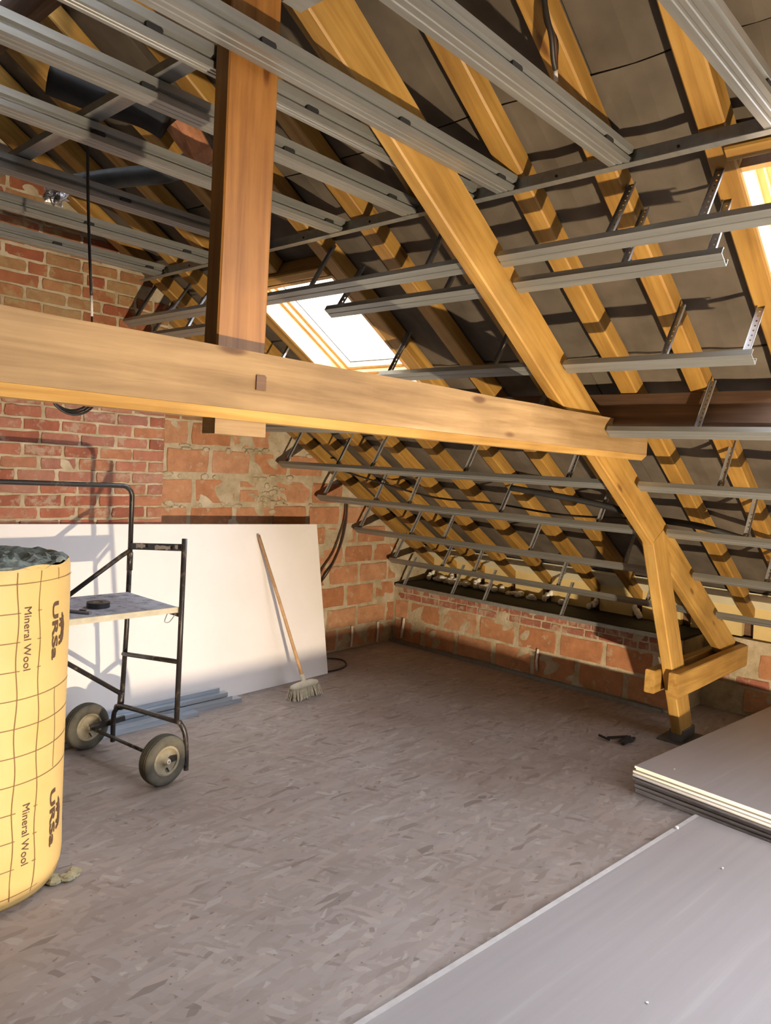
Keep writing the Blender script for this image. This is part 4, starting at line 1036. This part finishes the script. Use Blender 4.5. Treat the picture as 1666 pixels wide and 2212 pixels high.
# ------------------------------------------------------------------ bundle of steel profiles on the floor
def floor_profile(p0, p1, wd, h, label, up=1, mat='metal_daylit'):
    p0, p1 = Vector(p0), Vector(p1); t = 0.002
    pr = [(-wd/2, 0), (wd/2, 0), (wd/2, h), (wd/2 - t, h), (wd/2 - t, t), (-wd/2 + t, t), (-wd/2 + t, h), (-wd/2, h)]
    if up < 0: pr = [(y, h - z) for y, z in reversed(pr)]
    v, f = extrude_vf(pr, 0, (p1 - p0).length)
    return tag(link('steel_profile', mesh('steel_profile', v, f, mat), None, frame(p0, p1 - p0)), label, 'metal profile', 'loose steel profiles on the floor')
floor_profile((1.55, 4.150, 0.001), (3.17, 4.150, 0.001), 0.06, 0.028, 'lowest steel profile reaching farthest right beside the white board', -1)
floor_profile((1.50, 4.07, 0.001), (2.78, 4.090, 0.001), 0.06, 0.028, 'steel profile lying nearest the camera in front of the bundle', -1)
floor_profile((1.55, 4.145, 0.030), (3.09, 4.150, 0.030), 0.06, 0.027, 'open steel profile second up in the bundle', 1)
floor_profile((1.5, 4.078, 0.030), (2.66, 4.088, 0.030), 0.045, 0.027, 'short open steel profile on the front of the bundle', 1)
floor_profile((1.55, 4.155, 0.058), (3.06, 4.160, 0.058), 0.055, 0.027, 'third steel profile up in the bundle', -1)
floor_profile((1.55, 4.180, 0.086), (3.02, 4.187, 0.086), 0.028, 0.027, 'topmost steel profile of the bundle touching the white board', -1)

# ------------------------------------------------------------------ plasterboard sheets, lower right
def sheet(x0, x1, y0, y1, z, rot, piv, face, edge, label, group, name='plasterboard_sheet', th=0.0122):
    root = empty(name, (piv[0], piv[1], z), label, 'plasterboard', group)
    m = Matrix.Translation((piv[0], piv[1], z)) @ Matrix.Rotation(rot, 4, 'Z')
    v, f = box_vf(x0, x1, y0, y1, 0.0008, th - 0.0008); link('core', mesh('core', v, f, edge), root, m)
    v, f = box_vf(x0 + 0.0005, x1, y0, y1 - 0.0005, th - 0.0008, th); link('paper_face', mesh('paper_face', v, f, face), root, m)
    v, f = box_vf(x0 + 0.0005, x1, y0, y1 - 0.0005, 0, 0.0008); link('paper_face', mesh('paper_face', v, f, face), root, m)
    return root
# near sheets: far long edge from (3.77,1.23) to (1.2,1.43)
R1 = -0.079
sheet(-2.62, 0.0, -1.25, 0.0, 0.0, R1, (3.80, 1.255), 'grey', 'edge_light', 'bottom grey plasterboard sheet of the three in the right foreground', 'foreground sheets')
sheet(-2.61, 0.0, -1.25, 0.003, 0.0125, R1, (3.80, 1.255), 'grey', 'edge_light', 'middle grey plasterboard sheet of the three in the right foreground', 'foreground sheets')
sheet(-2.62, 0.0, -1.25, 0.005, 0.025, R1, (3.80, 1.255), 'grey', 'edge_light', 'wide grey plasterboard sheet lying on top in the right foreground', 'foreground sheets')
top_ = [o for o in bpy.data.objects if o.get('label', '').startswith('wide grey plasterboard sheet')][0]
v, f = box_vf(-2.62, 0.0, -0.016, 0.0052, 0.0120, 0.0127)
link('edge_paper', mesh('edge_paper', v, f, 'edge_light'), top_, Matrix.Translation((3.80, 1.255, 0.025)) @ Matrix.Rotation(R1, 4, 'Z'))
sheet(-2.3, -0.25, -1.42, -1.06, 0.0375, R1, (3.80, 1.255), 'grey', 'plaster', 'lower unseen plasterboard offcut added on the near sheet edge to block the floodlight', 'added light-blocking offcuts')  # both offcuts are out of view, added to shade the foot of the low wall
sheet(-2.3, -0.25, -1.42, -1.06, 0.050, R1, (3.80, 1.255), 'grey', 'plaster', 'upper unseen plasterboard offcut added on the near sheet edge to block the floodlight', 'added light-blocking offcuts')
R2 = -0.095
nth = ['top', 'second', 'third', 'fourth', 'fifth', 'sixth', 'seventh', 'eighth', 'ninth', 'tenth', 'eleventh', 'lowest']
for i in range(12):
    z = 0.0125 * (11 - i)
    dx = (0.0, 0.012, -0.004, -0.02, 0.0, -0.012, 0.02, 0.018, 0.008, 0.024, 0.016, 0.02)[i] + random.uniform(-.004, .004)
    sheet(dx, 2.05, -1.2, random.uniform(-0.01, 0.004), z, R2, (3.885, 1.625), 'grey', 'plaster' if i < 3 else 'plaster_shaded', '%s plasterboard sheet of the stack by the truss foot' % nth[i], 'stacked plasterboard sheets')
for i, (x, y, z, s) in enumerate(((3.57, 1.262, 0.0375, 0.012), (4.0, 1.45, 0.150, 0.006), (2.3, 0.86, 0.0375, 0.005), (3.35, 0.98, 0.0375, 0.007))):
    v, f = blob_vf((x, y, z + s * 0.5), s, s * 0.8, s * 0.6, 700 + i, 7, 5, 0.3)
    tag(raw('plaster_crumb', v, f, 'foam', None, False, (x, y, z)), ('white plaster crumb at the edge of the foreground sheet', 'tiny white crumb on the sheet stack', 'tiny white crumb near the foreground sheet edge', 'small white crumb on the foreground sheet')[i], 'crumb')

# ------------------------------------------------------------------ odds and ends
db = empty('charred_offcut', (4.57, 2.02, 0), 'small black charred offcut lying on the floor by the strut', 'offcut')
V, F = blob_vf((4.60, 1.98, 0.014), 0.10, 0.03, 0.014, 41, 10, 5, 0.35); raw('block', V, F, 'debris', db)
bar('spike', (4.52, 2.06, 0.012), (4.50, 2.13, 0.03), 0.012, 0.012, (0, 0, 1), 'debris', db)
bar('splinter', (4.66, 2.0, 0.02), (4.55, 2.09, 0.012), 0.02, 0.01, (0, 0, 1), 'debris', db)
def cable(name, pts, r, mat, label, k=6): return tag(tube(name, smooth_path(pts, k), r, mat, None, 8), label, 'cable')
cable('wall_cable', [(4.70, YG - 0.03, 1.36), (4.69, YG - 0.03, 1.22), (4.67, YG - 0.03, 1.08), (4.60, YG - 0.03, 0.86), (4.46, YG - 0.03, 0.70), (4.40, YG - 0.03, 0.58)], 0.006, 'cable', 'black cable hanging on the gable wall, right strand of the bundle')
cable('wall_cable', [(4.68, YG - 0.035, 1.36), (4.67, YG - 0.035, 1.20), (4.62, YG - 0.035, 1.05), (4.55, YG - 0.035, 0.90), (4.42, YG - 0.035, 0.74), (4.38, YG - 0.035, 0.60)], 0.007, 'cable_brown', 'brown cable hanging on the gable wall, left strand of the bundle')
cable('wall_cable', [(4.69, YG - 0.045, 1.36), (4.685, YG - 0.045, 1.15), (4.63, YG - 0.045, 0.95), (4.52, YG - 0.045, 0.76), (4.39, YG - 0.045, 0.62)], 0.006, 'cable_brown', 'thin brown cable in the middle of the wall bundle')
cable('floor_cable', [(4.20, 4.62, 0.008), (4.40, 4.62, 0.008), (4.50, 4.50, 0.008), (4.42, 4.36, 0.008), (4.28, 4.30, 0.008), (4.15, 4.30, 0.008)], 0.006, 'cable', 'black cable loop on the floor beside the white board')
hc = empty('hanging_cable', (1.40, 2.9, 2.17), 'black cable hanging straight down from the ceiling at the left', 'cable')
tube('sheath', smooth_path([(1.378, 2.9, 2.95), (1.385, 2.9, 2.7), (1.40, 2.9, 2.45), (1.413, 2.9, 2.28)], 5), 0.006, 'cable', hc, 8)
tube('bare_end', [(1.413, 2.9, 2.28), (1.418, 2.9, 2.20)], 0.005, 'cable_tip', hc, 8); tube('tip', [(1.418, 2.9, 2.20), (1.42, 2.9, 2.12)], 0.004, 'cable', hc, 8)
for q in range(3):
    cable('cable_coil', arc((1.215, 2.6 + 0.012*q, 1.885 + 0.008*q), (1, 0, 0), (0, 0, 1), 0.088, math.pi, 2*math.pi, 12), 0.004, 'cable', ('front', 'middle', 'back')[q] + ' turn of the thin cable coil hanging below the tie beam', 1)
for q in range(3):
    cable('roof_cable', [(1.93 + .02*q, 1.28, 3.2), (1.985 + .018*q, 1.275 + .01*q, 3.06), (2.02 + .012*q, 1.27, 2.99), (2.055 + .006*q, 1.28, 2.945), (2.08, 1.285, 2.925)], 0.0085, ('cable', 'cable_brown', 'cable')[q], ('left', 'middle', 'right')[q] + ' strand of the cable bundle hanging at the top right')
tag(tube('cable_end', [(2.08, 1.285, 2.925), (2.095, 1.29, 2.895)], 0.007, 'cable_tip'), 'white stripped end of the cable bundle at the top right', 'cable')
cable('eaves_sleeve', [(4.25, 2.75, 1.58), (4.29, 2.45, 1.55), (4.34, 2.2, 1.52), (4.40, 2.0, 1.48), (4.45, 1.85, 1.45), (4.48, 1.6, 1.43), (4.58, 1.35, 1.37), (4.68, 1.1, 1.32), (4.6, 0.6, 1.37)], 0.02, 'duct', 'black flexible sleeve lying behind the slope rails near the strut')
cable('eaves_cable', [(4.20, 4.3, 1.62), (4.42, 3.6, 1.47), (4.40, 3.0, 1.46), (4.5, 2.5, 1.42), (4.46, 2.0, 1.44)], 0.007, 'cable', 'thin black cable strung behind the slope rails')
# upper left: duct, broken terracotta pipe, foil
cable('flexible_duct', [(1.62, 3.55, 2.90), (1.75, 3.35, 2.93), (1.86, 3.12, 2.94), (1.93, 2.98, 3.0)], 0.045, 'duct_grey', 'grey flexible duct above the joists left of the king post')
cable('black_duct', [(1.35, 3.2, 3.16), (1.52, 3.12, 3.13), (1.66, 3.02, 3.10), (1.74, 2.96, 3.06)], 0.06, 'duct', 'thick black duct above the joists left of the king post')
v, f = lathe_vf((1.86, 2.93, 3.02), (0.6, -0.2, -0.7), [(-0.10, 0.04), (-0.10, 0.058), (-0.03, 0.062), (0.05, 0.052), (0.10, 0.058), (0.10, 0.04), (-0.10, 0.04)], 14)
rg = random.Random(9); v = [q + Vector((rg.uniform(-.008, .008),) * 3) for q in v]
tag(raw('clay_pipe', v, f, 'terracotta', None, False, (1.86, 2.93, 3.0)), 'broken terracotta pipe end above the joists beside the king post', 'pipe')
v, f = blob_vf((1.56, 3.58, 2.86), 0.06, 0.05, 0.06, 77, 12, 9, 0.35)
tag(raw('foil_scrap', v, f, 'foil', None, False, (1.56, 3.58, 2.8)), 'crumpled silver foil above the joists at the far left', 'foil')
